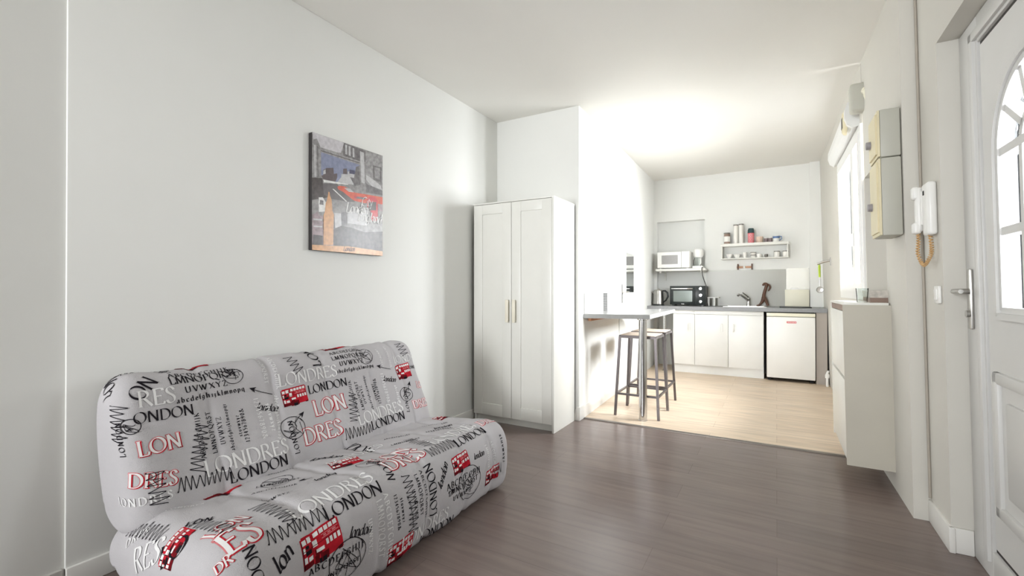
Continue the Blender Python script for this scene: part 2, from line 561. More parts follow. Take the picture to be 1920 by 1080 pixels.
# leaf panel with an arched opening
LY0, LY1, LZ0, LZ1 = g0 + .022, g1 - .022, .142, GT - .022
CY, AR, SPR, GZ0 = (LY0 + LY1) / 2, .275, 1.655, 1.065
X0, X1 = FX + .004, FX + .045
b = MB(lean=True)
b.box(X0, X1, CY + AR, LY1, LZ0, LZ1); b.box(X0, X1, LY0, CY - AR, LZ0, LZ1)
b.box(X0, X1, CY - AR, CY + AR, LZ0, GZ0)
NA = 28
arc = [(CY - AR * cos(pi * k / NA), SPR + AR * sin(pi * k / NA)) for k in range(NA + 1)]
for k in range(NA):
    (ya, za), (yb, zb) = arc[k], arc[k + 1]
    b.prism([(ya, za), (yb, zb), (yb, LZ1), (ya, LZ1)], 'x', X0, X1)
leaf = b.build('door_leaf', 'door_grey_white', dr)
# moulding round the glazing and the glazing bars
b = MB(lean=True)
for rr, dx, wd in ((AR + .012, 0.012, .03), (AR - .010, .004, .028)):
    pts = [(CY - rr, GZ0 - (rr - AR))] + [(CY - rr * cos(pi * k / NA), SPR + rr * sin(pi * k / NA)) for k in range(NA + 1)] + [(CY + rr, GZ0 - (rr - AR))]
    for p, q in zip(pts, pts[1:] + pts[:1]):
        b.bar((X0 - dx + .012, p[0], p[1]), (X0 - dx + .012, q[0], q[1]), wd, 0, .024)
b.build('glazing_moulding', 'door_grey_white', dr)
b = MB(lean=True)
RI = .092
ti = [(CY - RI * cos(pi * k / 16), SPR + RI * sin(pi * k / 16)) for k in range(17)]
for p, q in zip(ti, ti[1:]):
    b.bar((X0 + .014, p[0], p[1]), (X0 + .014, q[0], q[1]), .026, 0, .024)
for a in (36, 72, 108, 144):
    b.bar((X0 + .014, CY - RI * cos(R(a)), SPR + RI * sin(R(a))), (X0 + .014, CY - AR * cos(R(a)), SPR + AR * sin(R(a))), .026, 0, .024)
for yy in (CY - RI, CY + RI):
    b.bar((X0 + .014, yy, GZ0), (X0 + .014, yy, SPR), .026, 0, .024)
for zz in (SPR, SPR - .29):
    b.bar((X0 + .013, CY - AR, zz), (X0 + .013, CY + AR, zz), .026, 0, .03)
b.build('glazing_bar', 'door_grey_white', dr)
b = MB(lean=True)
b.prism([(CY - AR, GZ0)] + arc + [(CY + AR, GZ0)], 'x', FX + .026, FX + .032)
b.build('pane', 'window_glass', dr)
b = MB(lean=True)
ly0, ly1, lz0, lz1 = 1.746, 2.44, .29, .84
for y0, y1, z0, z1 in ((ly0, ly0 + .045, lz0, lz1), (ly1 - .045, ly1, lz0, lz1), (ly0, ly1, lz0, lz0 + .045), (ly0, ly1, lz1 - .045, lz1)):
    b.box(X0 - .014, X0 + .01, y0, y1, z0, z1, bev=.008)
b.box(X0 - .010, X0 + .01, ly0 + .10, ly1 - .10, lz0 + .10, lz1 - .10, bev=.008)
b.build('lower_panel', 'door_grey_white', dr)
b = MB(lean=True)
b.box(FX - .012, FX, 2.625, 2.665, .985, 1.24, bev=.006)
b.tube([(FX - .005, 2.645, 1.145), (FX - .05, 2.645, 1.145), (FX - .06, 2.638, 1.145), (FX - .06, 2.55, 1.145)], [.012, .011, .011, .009])
b.lathe((FX - .012, 2.645, 1.05), [(.015, 0), (.015, -.01), (.001, -.011)], 0, 16, 'x')
b.build('door_handle', 'brushed_steel', dr)

# ------------------------------------------------------------------ door_2: white kitchen door in the partition
d2 = thing('door_2', (px(5.55), 5.55, 0), 'plain white interior door in the kitchen side wall', 'door')
d2['kind'] = 'structure'


def pbox(bb, y0, y1, z0, z1, d0, d1, mi=0):
    bb.prism([(px(y0) + d0, y0), (px(y1) + d0, y1), (px(y1) + d1, y1), (px(y0) + d1, y0)], 'z', z0, z1, mi)


b = MB()
pbox(b, 5.14, 5.20, 0, 2.11, -.01, .016); pbox(b, 5.95, 6.01, 0, 2.11, -.01, .016); pbox(b, 5.20, 5.95, 2.055, 2.11, -.01, .016)
b.build('door_frame', 'white_door', d2)
b = MB(); pbox(b, 5.203, 5.947, .006, 2.05, -.01, .006)
b.build('door_leaf', 'white_door', d2)
b = MB(); pbox(b, 5.255, 5.295, 1.0, 1.22, .006, .013)
b.tube([(px(5.275) + .01, 5.275, 1.13), (px(5.275) + .055, 5.275, 1.13), (px(5.3) + .06, 5.285, 1.13), (px(5.4) + .06, 5.40, 1.13)], .009)
b.build('door_handle', 'brushed_steel', d2)
wm = thing('wall_mirror', (px(5.65), 5.65, 1.36), 'narrow frameless mirror on the white kitchen door', 'mirror')
b = MB(); pbox(b, 5.47, 5.87, 1.125, 1.605, .007, .012)
b.build('mirror_glass', 'mirror', wm)

# ------------------------------------------------------------------ wardrobe
wd = thing('wardrobe', (-1.94, 3.6, 0), 'tall white two door wardrobe with framed door panels beside the recess wall', 'wardrobe')
WX0, WX1, WYF, WYB, WZ = -2.325, -1.545, 3.35, 3.79, 1.90
b = MB()
b.box(WX0, WX0 + .018, WYF + .018, WYB, 0, WZ, bev=.001); b.box(WX1 - .018, WX1, WYF - .002, WYB, 0, WZ, bev=.001)
b.box(WX0, WX1, WYF, WYB, WZ, WZ + .012, bev=.001); b.box(WX0, WX1, WYB - .01, WYB, .06, WZ)
b.box(WX0 + .018, WX1 - .018, WYF + .02, WYB, .06, .08)
b.build('body', 'white_lacquer', wd)
b = MB(); b.box(WX0 + .018, WX1 - .018, WYF + .05, WYF + .066, 0, .06)
b.build('plinth', 'white_lacquer', wd)
for i, (x0, x1) in enumerate(((WX0 + .002, -1.942), (-1.938, WX1 - .020))):
    b = MB()
    fw, z0, z1 = .088, .066, WZ - .004
    b.box(x0, x0 + fw, WYF, WYF + .018, z0, z1, bev=.0015); b.box(x1 - fw, x1, WYF, WYF + .018, z0, z1, bev=.0015)
    b.box(x0 + fw, x1 - fw, WYF, WYF + .018, z0, z0 + .1, bev=.0015); b.box(x0 + fw, x1 - fw, WYF, WYF + .018, z1 - .085, z1, bev=.0015)
    b.box(x0 + fw, x1 - fw, WYF + .009, WYF + .014, z0 + .1, z1 - .085)
    d = b.build('door', 'white_lacquer', wd)
    hx = -1.972 if i == 0 else -1.905
    b = MB(); b.box(hx - .015, hx + .015, WYF - .028, WYF - .018, .878, 1.07, bev=.004)
    b.box(hx - .008, hx + .008, WYF - .02, WYF + .002, .89, .905); b.box(hx - .008, hx + .008, WYF - .02, WYF + .002, 1.043, 1.058)
    b.build('handle', 'handle_cream', d, 'cream bar handle')

# ------------------------------------------------------------------ breakfast bar and stools
bt = thing('bar_table', (-1.25, 4.6, 0), 'grey breakfast bar against the partition on a chrome leg', 'bar table')
b = MB()
top = [(px(3.91) + .002, 3.91), (-.955, 4.06), (-1.0, 5.45), (-1.06, 5.52), (px(5.0) + .05, 5.1), (px(5.05) + .002, 5.05)]
b.prism(top, 'z', .897, .935)
b.build('tabletop', 'bar_grey', bt)
b = MB(); b.lathe((-1.022, 4.085, 0), [(.038, 0), (.038, .006), (.035, .008), (.035, .885), (.05, .889), (.05, .897)], 0, 28)
b.build('leg', 'chrome', bt)
b = MB(); b.box(-1.50, -1.47, 4.0, 4.9, .868, .896, bev=.003)
b.build('batten', 'batten_wood', bt, 'orange brown wooden batten')
sp = thing('wall_panel', (px(4.5), 4.5, 1.0), 'light grey splash panel with dark mosaic strip above the breakfast bar', 'splash panel')
b = MB(); pbox(b, 3.93, 5.05, .936, 1.122, .001, .008)
b.build('panel', 'tile_grey', sp)
b = MB()
for k in range(13):
    for j in range(2):
        pbox(b, 4.52 + j * .075, 4.585 + j * .075, .938 + k * .0142, .949 + k * .0142, .008, .010)
b.build('mosaic_strip', 'mosaic_dark', sp)


def make_stool(label):
    st = thing('bar_stool', (0, 0, 0), label, 'stool', 'metal bar stools under the breakfast bar')
    h, tw, bw = .735, .16, .195
    tops = [(sx * tw, sy * tw, h - .012) for sx, sy in ((-1, -1), (1, -1), (1, 1), (-1, 1))]
    bots = [(sx * bw, sy * bw, 0) for sx, sy in ((-1, -1), (1, -1), (1, 1), (-1, 1))]
    for t_, b_ in zip(tops, bots):
        b = MB(); b.bar(b_, t_, .021)
        b.build('leg', 'stool_metal', st)
    b = MB()
    for i in range(4):
        b.bar(tops[i], tops[(i + 1) % 4], .021, 0, .024)
    b.build('seat_frame', 'stool_metal', st)
    fz = .2
    for i in range(4):
        b = MB()
        k = lambda j: Vector(bots[j]).lerp(Vector(tops[j]), fz / (h - .012))
        b.bar(k(i), k((i + 1) % 4), .017)
        b.build('rung', 'stool_metal', st)
    b = MB(); b.box(-tw + .004, tw - .004, -tw + .004, tw - .004, h - .012, h + .006, bev=.003)
    b.build('seat', 'seat_wood', st)
    return st


s1 = make_stool('nearer square bar stool behind the chrome bar leg, pale wood seat on grey metal frame')
s1.location = (-1.095, 4.335, 0)
s2 = copy_tree(s1)
s2.location = (-1.11, 4.80, 0)
s2['label'] = 'farther square bar stool, mostly hidden behind the first stool, pale wood seat'

# ------------------------------------------------------------------ kitchen units
KF = 6.74      # front plane of doors
TOP = .925


def cabinet(x0, x1, label, doors):
    c = thing('base_cabinet', ((x0 + x1) / 2, 6.95, 0), label, 'cabinet', 'white kitchen base units')
    b = MB()
    b.box(x0, x0 + .016, KF + .02, 7.24, .12, .874); b.box(x1 - .016, x1, KF + .02, 7.24, .12, .874)
    b.box(x0 + .016, x1 - .016, KF + .02, 7.24, .12, .136); b.box(x0 + .016, x1 - .016, 7.23, 7.24, .136, .874)
    b.box(x0, x1, KF, KF + .02, .822, .872, bev=.001)
    b.build('body', 'white_door', c)
    b = MB(); b.box(x0, x1, KF + .045, KF + .06, 0, .12)
    b.build('plinth', 'white_door', c)
    for (a, e, hx) in doors:
        b = MB(); b.box(a + .002, e - .002, KF, KF + .018, .122, .818, bev=.002)
        d = b.build('door', 'white_door', c)
        b = MB(); b.box(hx - .009, hx + .009, KF - .026, KF - .018, .595, .70, bev=.003)
        b.box(hx - .007, hx + .007, KF - .02, KF, .603, .615); b.box(hx - .007, hx + .007, KF - .02, KF, .68, .692)
        b.build('handle', 'white_plastic', d)
    return c


cabinet(-1.265, -.977, 'narrow single door white base unit nearest the breakfast bar', [(-1.265, -.977, -1.045)])
cabinet(-.977, -.141, 'wide two door white base unit next to the small fridge', [(-.977, -.557, -.631), (-.557, -.141, -.495)])
wt = thing('worktop', (-.5, 6.95, .9), 'long grey kitchen worktop on white units', 'worktop')
b = MB()
SX0, SX1, SY0, SY1 = -.60, -.14, 6.84, 7.14
for x0, x1, y0, y1 in ((-1.615, SX0, 6.70, 7.246), (SX1, .50, 6.70, 7.246), (.50, .535, 6.70, 7.0), (SX0, SX1, 6.70, SY0), (SX0, SX1, SY1, 7.246)):
    b.box(x0, x1, y0, y1, .875, TOP)
b.build('slab', 'worktop_grey', wt)
b = MB(); b.lathe((-1.385, 6.78, 0), [(.04, 0), (.04, .008), (.026, .012), (.026, .86), (.04, .865), (.04, .875)], 0, 24)
b.build('leg', 'chrome', wt, 'chrome leg')
sk = thing('sink', (-.37, 7.0, TOP), 'inset steel sink in the grey worktop', 'sink')
b = MB()
b.box(-.63, -.11, 6.82, 6.845, TOP + .001, TOP + .007); b.box(-.63, -.11, 7.135, 7.17, TOP + .001, TOP + .007)
b.box(-.63, -.595, 6.845, 7.135, TOP + .001, TOP + .007); b.box(-.145, -.11, 6.845, 7.135, TOP + .001, TOP + .007)
b.build('rim', 'brushed_steel', sk)
b = MB()
b.box(-.597, -.590, 6.842, 7.138, .80, TOP); b.box(-.15, -.143, 6.842, 7.138, .80, TOP)
b.box(-.59, -.15, 6.842, 6.849, .80, TOP); b.box(-.59, -.15, 7.131, 7.138, .80, TOP); b.box(-.597, -.143, 6.842, 7.138, .79, .80)
b.build('basin', 'brushed_steel', sk)
fc = thing('faucet', (-.34, 7.152, TOP + .007), 'chrome mixer tap behind the sink', 'faucet')
b = MB()
b.lathe((-.335, 7.152, TOP + .007), [(.028, 0), (.028, .01), (.022, .02), (.021, .085), (.026, .10), (.018, .115)], 0, 22)
b.build('body', 'chrome', fc)
b = MB(); b.tube([(-.335, 7.152, 1.0), (-.37, 7.10, 1.035), (-.42, 7.03, 1.085), (-.445, 7.0, 1.09), (-.455, 6.985, 1.075)], [.016, .015, .014, .015, .014])
b.build('spout', 'chrome', fc)
b = MB(); b.tube([(-.335, 7.152, 1.045), (-.345, 7.13, 1.065), (-.40, 7.06, 1.115)], [.012, .01, .008])
b.build('lever', 'chrome', fc)
b = MB(); b.box(.035, .385, 6.82, 7.16, TOP + .001, TOP + .012, bev=.003)
tag(b.build('hob', 'black_plastic'), 'flat dark electric hob plate set on the worktop end', 'hob')
b = MB(); b.box(.10, .376, 7.175, 7.192, TOP + .001, 1.158, bev=.002)
tag(b.build('chopping_board', 'pale_cream'), 'upright cream rectangular board standing behind the hob', 'board')
b = MB(); b.box(.165, .255, 7.200, 7.220, TOP + .001, 1.182, bev=.004)
tag(b.build('chopping_board', 'white_plastic'), 'small white slab peeking up behind the cream board', 'board')
b = MB(); b.box(NX1 + .02, .115, 7.243, 7.249, TOP + .002, 1.437); 
tag(b.build('splashback', 'splash_grey'), 'glossy grey splashback panel behind the sink', 'splashback')
b = MB(); b.box(.117, .378, 7.243, 7.249, TOP + .002, 1.447)  # pale colour stands in for a bright reflection in the splashback
tag(b.build('hob_splashback', 'satin_reflection'), 'shiny panel ending the splashback behind the hob, paled to imitate a reflection', 'splashback')
# fridge
fg = thing('fridge', (.15, 6.95, 0), 'small white under-counter fridge with a red badge', 'fridge')
b = MB(); b.box(-.112, .412, 6.745, 7.22, .03, .868, bev=.004)
for x in (-.08, .38):
    b.box(x - .02, x + .02, 6.77, 6.81, 0, .03)
b.build('body', ['dark_gap'], fg)
b = MB(); b.box(-.108, .412, 6.68, 6.742, .045, .815, bev=.008)
fd = b.build('door', 'white_plastic', fg)
b = MB(); b.box(.112, .214, 6.677, 6.681, .738, .762)
for k in range(6):
    b.box(.122 + k * .015, .131 + k * .015, 6.676, 6.6775, .745, .755, 1)
b.build('badge', ['red_badge', 'print_white'], fd, 'red brand badge with pale lettering')
b = MB(); b.box(-.108, .412, 6.68, 6.742, .82, .862, bev=.005)
b.build('top_trim', 'pale_cream', fg)
b = MB(); b.box(.422, rx(6.8) - .0, 6.72, 6.74, .0, .873)
tag(b.build('filler_panel', 'taupe_panel'), 'taupe filler panel between fridge and right wall', 'panel')
b = MB(lean=False)
b.tube([(.525, 6.62, .0), (.525, 6.62, .16), (.535, 6.64, .18)], .014)
b.lathe((.525, 6.62, .10), [(.022, 0), (.024, .03), (.018, .05)], 0, 16)
tag(b.build('pipe_valve', 'white_plastic'), 'short white pipe stub with valve near the kitchen cabinet', 'pipe')

# appliances
kt = thing('kettle', (-1.51, 7.02, TOP), 'brushed steel electric kettle beside the mini oven', 'kettle')
b = MB(); b.lathe((-1.525, 7.02, TOP + .02), [(.076, 0), (.076, .02), (.068, .19), (.064, .20)], 0, 32)
b.add([(-1.595, 7.0, TOP + .205), (-1.595, 7.04, TOP + .205), (-1.625, 7.02, TOP + .215), (-1.588, 7.0, TOP + .16), (-1.588, 7.04, TOP + .16)], [(0, 1, 2), (0, 2, 3), (1, 4, 2), (2, 4, 3)])
b.build('jug', 'brushed_steel', kt)
b = MB(); b.lathe((-1.525, 7.02, TOP + .22), [(.064, 0), (.055, .012), (.02, .018), (.012, .03), (.001, .031)], 0, 28)
b.build('lid', 'brushed_steel', kt)
b = MB(); b.lathe((-1.525, 7.02, TOP), [(.085, 0), (.085, .012), (.076, .02)], 0, 28)
b.build('base', 'black_plastic', kt)
b = MB(); b.tube([(-1.462, 7.0, TOP + .215), (-1.42, 6.98, TOP + .215), (-1.385, 6.97, TOP + .185), (-1.38, 6.97, TOP + .13), (-1.41, 6.98, TOP + .075), (-1.452, 7.0, TOP + .05)], [.012, .014, .014, .013, .011, .009])
b.build('handle', 'black_plastic', kt)

ov = thing('mini_oven', (-1.1, 7.1, TOP), 'black countertop mini oven with three silver knobs', 'oven')
b = MB(); b.box(-1.352, -.865, 6.97, 7.24, TOP + .015, 1.212, bev=.006)
for x in (-1.31, -.91):
    for y in (7.0, 7.2):
        b.box(x - .015, x + .015, y - .015, y + .015, TOP, TOP + .016)
b.build('body', 'oven_black', ov)
b = MB(); b.box(-1.335, -1.0, 6.955, 6.97, TOP + .03, 1.195, bev=.004)
od = b.build('door', 'oven_black', ov)
b = MB(); b.box(-1.298, -1.04, 6.951, 6.955, .985, 1.142)
b.build('window', 'oven_glass', od)
b = MB(); b.box(-1.325, -1.03, 6.925, 6.94, 1.165, 1.182, bev=.005); b.box(-1.315, -1.30, 6.935, 6.956, 1.168, 1.18); b.box(-1.055, -1.04, 6.935, 6.956, 1.168, 1.18)
b.build('handle', 'chrome', od)
for z in (1.172, 1.078, .985):
    b = MB(); b.lathe((-.932, 6.97, z), [(.022, 0), (.020, -.02), (.001, -.021)], 0, 18, 'y')
    b.build('knob', 'chrome', ov)
b = MB(); b.box(-1.19, -1.15, 6.9525, 6.955, .948, .956); b.build('nameplate', 'chrome', od)

sh = thing('microwave_shelf', (-1.2, 7.1, 1.44), 'white shelf across the niche carrying the microwave', 'shelf')
b = MB(); b.box(-1.545, -.868, 6.93, 7.248, 1.43, 1.464, bev=.004); b.box(-1.545, -.91, 7.248, 7.368, 1.43, 1.464)
b.build('board', 'white_lacquer', sh)
for x in (-1.49, -.92):
    b = MB(); b.box(x - .012, x + .012, 7.0, 7.368, 1.405, 1.43); b.box(x - .012, x + .012, 7.34, 7.368, 1.30, 1.405)
    b.build('bracket', 'white_lacquer', sh)
mw = thing('microwave_oven', (-1.3, 7.1, 1.464), 'white microwave oven on the niche shelf', 'microwave')
b = MB(); b.box(-1.528, -1.075, 6.965, 7.26, 1.474, 1.712, bev=.006)
for x in (-1.49, -1.11):
    for y in (7.0, 7.22):
        b.box(x - .012, x + .012, y - .012, y + .012, 1.464, 1.475)
b.build('body', 'white_plastic', mw)
b = MB(); b.box(-1.524, -1.19, 6.945, 6.965, 1.478, 1.708, bev=.005)
md = b.build('door', 'white_plastic', mw)
b = MB(); b.box(-1.462, -1.236, 6.941, 6.946, 1.53, 1.66); b.build('window', 'microwave_glass', md)
b = MB(); b.box(-1.186, -1.079, 6.947, 6.965, 1.478, 1.708, bev=.004)
for r_ in range(4):
    for c_ in range(3):
        b.box(-1.165 + c_ * .025, -1.147 + c_ * .025, 6.945, 6.948, 1.53 + r_ * .025, 1.545 + r_ * .025, 1)
b.box(-1.165, -1.10, 6.945, 6.948, 1.66, 1.685, 1)
b.build('control_panel', ['white_plastic', 'skirting'], mw)
cm = thing('coffee_maker', (-.975, 7.1, 1.464), 'white drip coffee maker with glass jug beside the microwave', 'coffee maker')
b = MB(); b.box(-1.048, -.905, 7.0, 7.2, 1.465, 1.50, bev=.01, seg=3); b.box(-.985, -.945, 7.13, 7.2, 1.49, 1.66, bev=.006)
b.build('stand', 'white_plastic', cm)
b = MB(); b.lathe((-.975, 7.09, 1.625), [(.05, 0), (.066, .03), (.068, .10), (.06, .118), (.001, .12)], 0, 28)
b.build('filter_housing', 'white_plastic', cm)
b = MB(); b.lathe((-.99, 7.07, 1.501), [(.045, 0), (.055, .03), (.05, .08), (.035, .11), (.037, .118)], 0, 28)
jg = b.build('jug', 'clear_glass', cm)
b = MB(); b.tube([(-.955, 7.04, 1.60), (-.935, 7.02, 1.595), (-.932, 7.02, 1.54), (-.945, 7.04, 1.52)], .007)
b.build('handle', 'white_plastic', jg)
b = MB()
b.tube([(-.905, 6.99, 1.472), (-.905, 6.915, 1.470), (-.905, 6.912, 1.42), (-.90, 6.93, 1.36), (-.88, 6.93, 1.29), (-.855, 6.93, 1.22), (-.845, 6.93, 1.10), (-.845, 6.935, 1.0), (-.84, 7.0, TOP + .006)], .006)
tag(b.build('power_cord', 'cable_dark'), 'dark power cord hanging from the niche shelf past the oven', 'cord')
st = thing('drying_stand', (-.79, 7.1, TOP), 'small white stand left of the sink', 'stand')
b = MB(); b.box(-.865, -.70, 7.04, 7.2, 1.04, 1.052, bev=.003)
b.build('tray', 'white_plastic', st)
for x in (-.84, -.765):
    b = MB(); b.box(x - .012, x + .012, 7.08, 7.16, TOP, 1.04, bev=.003)
    b.build('leg', 'white_plastic', st)
# figure
fgm = thing('figurine', (-.15, 7.17, TOP), 'dark brown long-necked figurine with spread legs before the splashback', 'figurine')
b = MB()
def blob(bb, pts, rr):
    # Catmull smoothing
    P = [Vector(p) for p in pts]
    out, ro = [], []
    for i in range(len(P) - 1):
        p0, p1, p2, p3 = P[max(i - 1, 0)], P[i], P[i + 1], P[min(i + 2, len(P) - 1)]
        for k in range(5):
            t = k / 5
            out.append(.5 * ((2 * p1) + (p2 - p0) * t + (2 * p0 - 5 * p1 + 4 * p2 - p3) * t * t + (3 * p1 - p0 - 3 * p2 + p3) * t ** 3))
            ro.append(rr[i] * (1 - t) + rr[i + 1] * t)
    out.append(P[-1]); ro.append(rr[-1])
    bb.tube(out, ro, 0, 12)
blob(b, [(-.165, 7.17, 1.215), (-.14, 7.17, 1.235), (-.115, 7.17, 1.225), (-.125, 7.17, 1.18), (-.145, 7.17, 1.10), (-.15, 7.17, 1.04)], [.008, .02, .022, .018, .02, .026])
blob(b, [(-.115, 7.17, 1.235), (-.085, 7.17, 1.22), (-.075, 7.17, 1.185), (-.095, 7.17, 1.14)], [.012, .012, .011, .006])
blob(b, [(-.15, 7.17, 1.05), (-.165, 7.165, 1.0), (-.20, 7.16, .95), (-.235, 7.15, TOP + .012)], [.026, .02, .014, .011])
blob(b, [(-.145, 7.17, 1.05), (-.12, 7.165, 1.0), (-.105, 7.16, .96), (-.095, 7.16, TOP + .014)], [.024, .02, .016, .014])
b.build('body', 'brown_wood', fgm)

# ------------------------------------------------------------------ white wall shelf and what stands on it
ws = thing('wall_shelf', (-.27, 7.2, 1.7), 'white two tier wall shelf above the splashback', 'shelf')
b = MB(); b.box(-.68, .142, 7.08, 7.249, 1.766, 1.795, bev=.003); b.box(-.68, .142, 7.08, 7.086, 1.795, 1.803)
b.build('upper_board', 'white_lacquer', ws)
b = MB(); b.box(-.68, .142, 7.08, 7.249, 1.585, 1.598, bev=.003)
b.build('lower_board', 'white_lacquer', ws)
for x in (-.672, .126):
    b = MB(); b.box(x, x + .012, 7.10, 7.249, 1.598, 1.766)
    b.build('bracket', 'white_lacquer', ws)


def put(name, x, y, z, label, cat, parts, group='ware on the kitchen wall shelf'):
    """parts: (part name, material, profile)"""
    if len(parts) == 1:
        o = MB(); o.lathe((x, y, z), parts[0][2], 0, 24)
        o = o.build(name, parts[0][1])
        return tag(o, label, cat, group)
    t = thing(name, (x, y, z), label, cat, group)
    for pn, m_, pr in parts:
        o = MB(); o.lathe((x, y, z), pr, 0, 24); o.build(pn, m_, t)
    return t


UZ = 1.796
put('storage_jar', -.605, 7.16, UZ, 'brown tinted jar with oval pale label, first at left on the upper shelf', 'jar',
    [('body', 'jar_brown', [(.040, 0), (.041, .01), (.041, .14), (.036, .15)]), ('label_patch', 'china', [(.0415, .04), (.0418, .06), (.0418, .10), (.0415, .115)]), ('lid', 'lid_grey', [(.04, .15), (.042, .155), (.042, .168), (.001, .17)])])
put('glass_canister', -.492, 7.16, UZ, 'left of two tall pale canisters with grey lids', 'canister',
    [('body', 'clear_ware', [(.030, 0), (.031, .01), (.031, .26)]), ('lid', 'lid_grey', [(.031, .26), (.032, .265), (.032, .277), (.001, .279)])])
put('glass_canister', -.425, 7.16, UZ, 'right of two tall pale canisters with grey lids', 'canister',
    [('body', 'clear_ware', [(.030, 0), (.031, .01), (.031, .265)]), ('lid', 'lid_grey', [(.031, .265), (.032, .27), (.032, .282), (.001, .284)])])
th = put('thermos_flask', -.303, 7.16, UZ, 'red and white patterned flask with dark teal lid', 'flask',
         [('body', 'thermos_red', [(.036, 0), (.039, .006), (.040, .145)]), ('lid', 'thermos_lid', [(.040, .145), (.042, .15), (.040, .19), (.032, .212), (.001, .214)])])
b = MB()
for k in range(14):          # pale zigzag marks round the flask
    a = 2 * pi * k / 14
    for j in range(6):
        z0 = UZ + .012 + j * .021
        d = .09 if j % 2 else -.09
        pts = [(-.303 + .0405 * cos(a + s), 7.16 + .0405 * sin(a + s), z) for s, z in ((-.06 - d, z0), (.06 - d, z0), (.06 + d, z0 + .021), (-.06 + d, z0 + .021))]
        b.add(pts, [(0, 1, 2, 3)])
b.build('pattern_band', 'print_white', th)
put('mug', -.196, 7.15, UZ, 'beige cylindrical mug right of the red flask', 'mug', [('body', 'jar_beige', [(.038, 0), (.042, .006), (.042, .088), (.038, .09), (.036, .02), (.001, .015)])])
for x, lb in ((-.119, 'first of two small dark striped cups on the upper shelf'), (-.068, 'second dark striped cup, next to the blue marked cup')):
    put('cup', x, 7.15, UZ, lb, 'cup', [('body', 'china', [(.022, 0), (.024, .004), (.024, .068), (.020, .069), (.020, .01), (.001, .008)]), ('band', 'mug_stripe', [(.0243, .006), (.0247, .008), (.0247, .06), (.0243, .062)])])
pu = put('mug', .0, 7.15, UZ, 'white mug with blue marks, rightmost on the upper shelf', 'mug', [('body', 'china', [(.036, 0), (.04, .006), (.04, .092), (.037, .094), (.035, .02), (.001, .015)]), ('blue_mark', 'pale_blue', [(.0403, .055), (.0408, .058), (.0408, .08), (.0403, .083)])])
b = MB(); b.tube([(.035, 7.13, UZ + .08), (.062, 7.115, UZ + .075), (.066, 7.112, UZ + .045), (.036, 7.13, UZ + .025)], .006); b.build('handle', 'pale_blue', pu)
LZ = 1.599
put('bowl', -.575, 7.16, LZ, 'pale bowl at the left end of the lower shelf', 'bowl', [('body', 'china', [(.022, 0), (.024, .006), (.045, .06), (.043, .061), (.02, .01), (.001, .009)])])
put('bowl', -.475, 7.16, LZ, 'wider pale bowl next to a glass tumbler on lower shelf', 'bowl', [('body', 'china', [(.025, 0), (.027, .006), (.05, .052), (.048, .053), (.02, .01), (.001, .009)])])
put('tumbler', -.378, 7.16, LZ, 'plain glass tumbler left of stacked grey cups', 'glass', [('body', 'clear_ware', [(.022, 0), (.028, .08), (.026, .08), (.02, .006), (.001, .005)])])
for k, (x, dz, lb) in enumerate(((-.275, 0, 'lower of the stacked cups on the lower shelf'), (-.275, .04, 'upper of the stacked cups on the lower shelf'))):
    put('cup', x, 7.16, LZ + dz, lb, 'cup', [('body', 'clear_ware', [(.024, 0), (.028, .003), (.036, .038), (.034, .039), (.02, .006), (.001, .005)]), ('band', 'lid_grey', [(.0345, .028), (.0362, .032), (.0366, .036), (.0355, .037)])])
put('cup', -.205, 7.16, LZ, 'single small cup right of the stacked cups', 'cup', [('body', 'china', [(.022, 0), (.026, .003), (.032, .05), (.03, .051), (.02, .006), (.001, .005)])])
put('egg_cup', -.118, 7.16, LZ, 'tiny dark grey pot in the middle of the lower shelf', 'pot', [('body', 'lid_grey', [(.018, 0), (.02, .004), (.022, .04), (.018, .045), (.001, .046)])])
for x, lb in ((.007, 'left of two pale jars with grey lids on the lower shelf'), (.108, 'right of two pale jars with grey lids, at the shelf end')):
    put('storage_jar', x, 7.16, LZ, lb, 'jar', [('body', 'clear_ware', [(.034, 0), (.036, .005), (.036, .07)]), ('lid', 'lid_grey', [(.034, .07), (.036, .073), (.036, .082), (.001, .084)])])
kr = thing('hook_rail', (-.38, 7.24, 1.48), 'small wooden hook rail under the wall shelf', 'rail')
b = MB(); b.box(-.485, -.295, 7.225, 7.2495, 1.462, 1.49, bev=.004); b.build('rail', 'pale_wood', kr)
for x in (-.47, -.295):
    b = MB(); b.box(x - .008, x + .008, 7.215, 7.2495, 1.44, 1.522, bev=.003); b.build('post', 'brown_wood', kr)
b = MB(); b.lathe((-.39, 7.222, 1.462), [(.014, 0), (.017, .012), (.012, .03), (.001, .032)], 0, 14); b.build('peg', 'china', kr)

# towel hook and brush on the right wall
hk = thing('towel_arm', (.5, 6.5, 1.5), 'grey metal swing arm on the kitchen right wall', 'hook')
b = MB(lean=True)
ax = rx(6.3)
b.box(ax - .008, ax, 6.27, 6.33, 1.43, 1.52, bev=.003); b.build('wall_plate', 'brushed_steel', hk)
b = MB(lean=True)
b.tube([(ax - .006, 6.30, 1.485), (ax - .06, 6.32, 1.478), (ax - .11, 6.34, 1.458), (ax - .125, 6.345, 1.452)], [.012, .014, .014, .012]); b.build('arm', 'brushed_steel', hk)
br = thing('skimmer', (.42, 6.34, 1.3), 'skimmer with lime green handle hanging from the metal arm', 'kitchen utensil')
b = MB(lean=True); b.tube([(ax - .105, 6.335, 1.443), (ax - .105, 6.335, 1.42), (ax - .105, 6.335, 1.30)], [.010, .013, .011]); b.build('handle', 'green_grip', br)
b = MB(lean=True); b.tube([(ax - .105, 6.335, 1.30), (ax - .105, 6.335, 1.19)], .006)
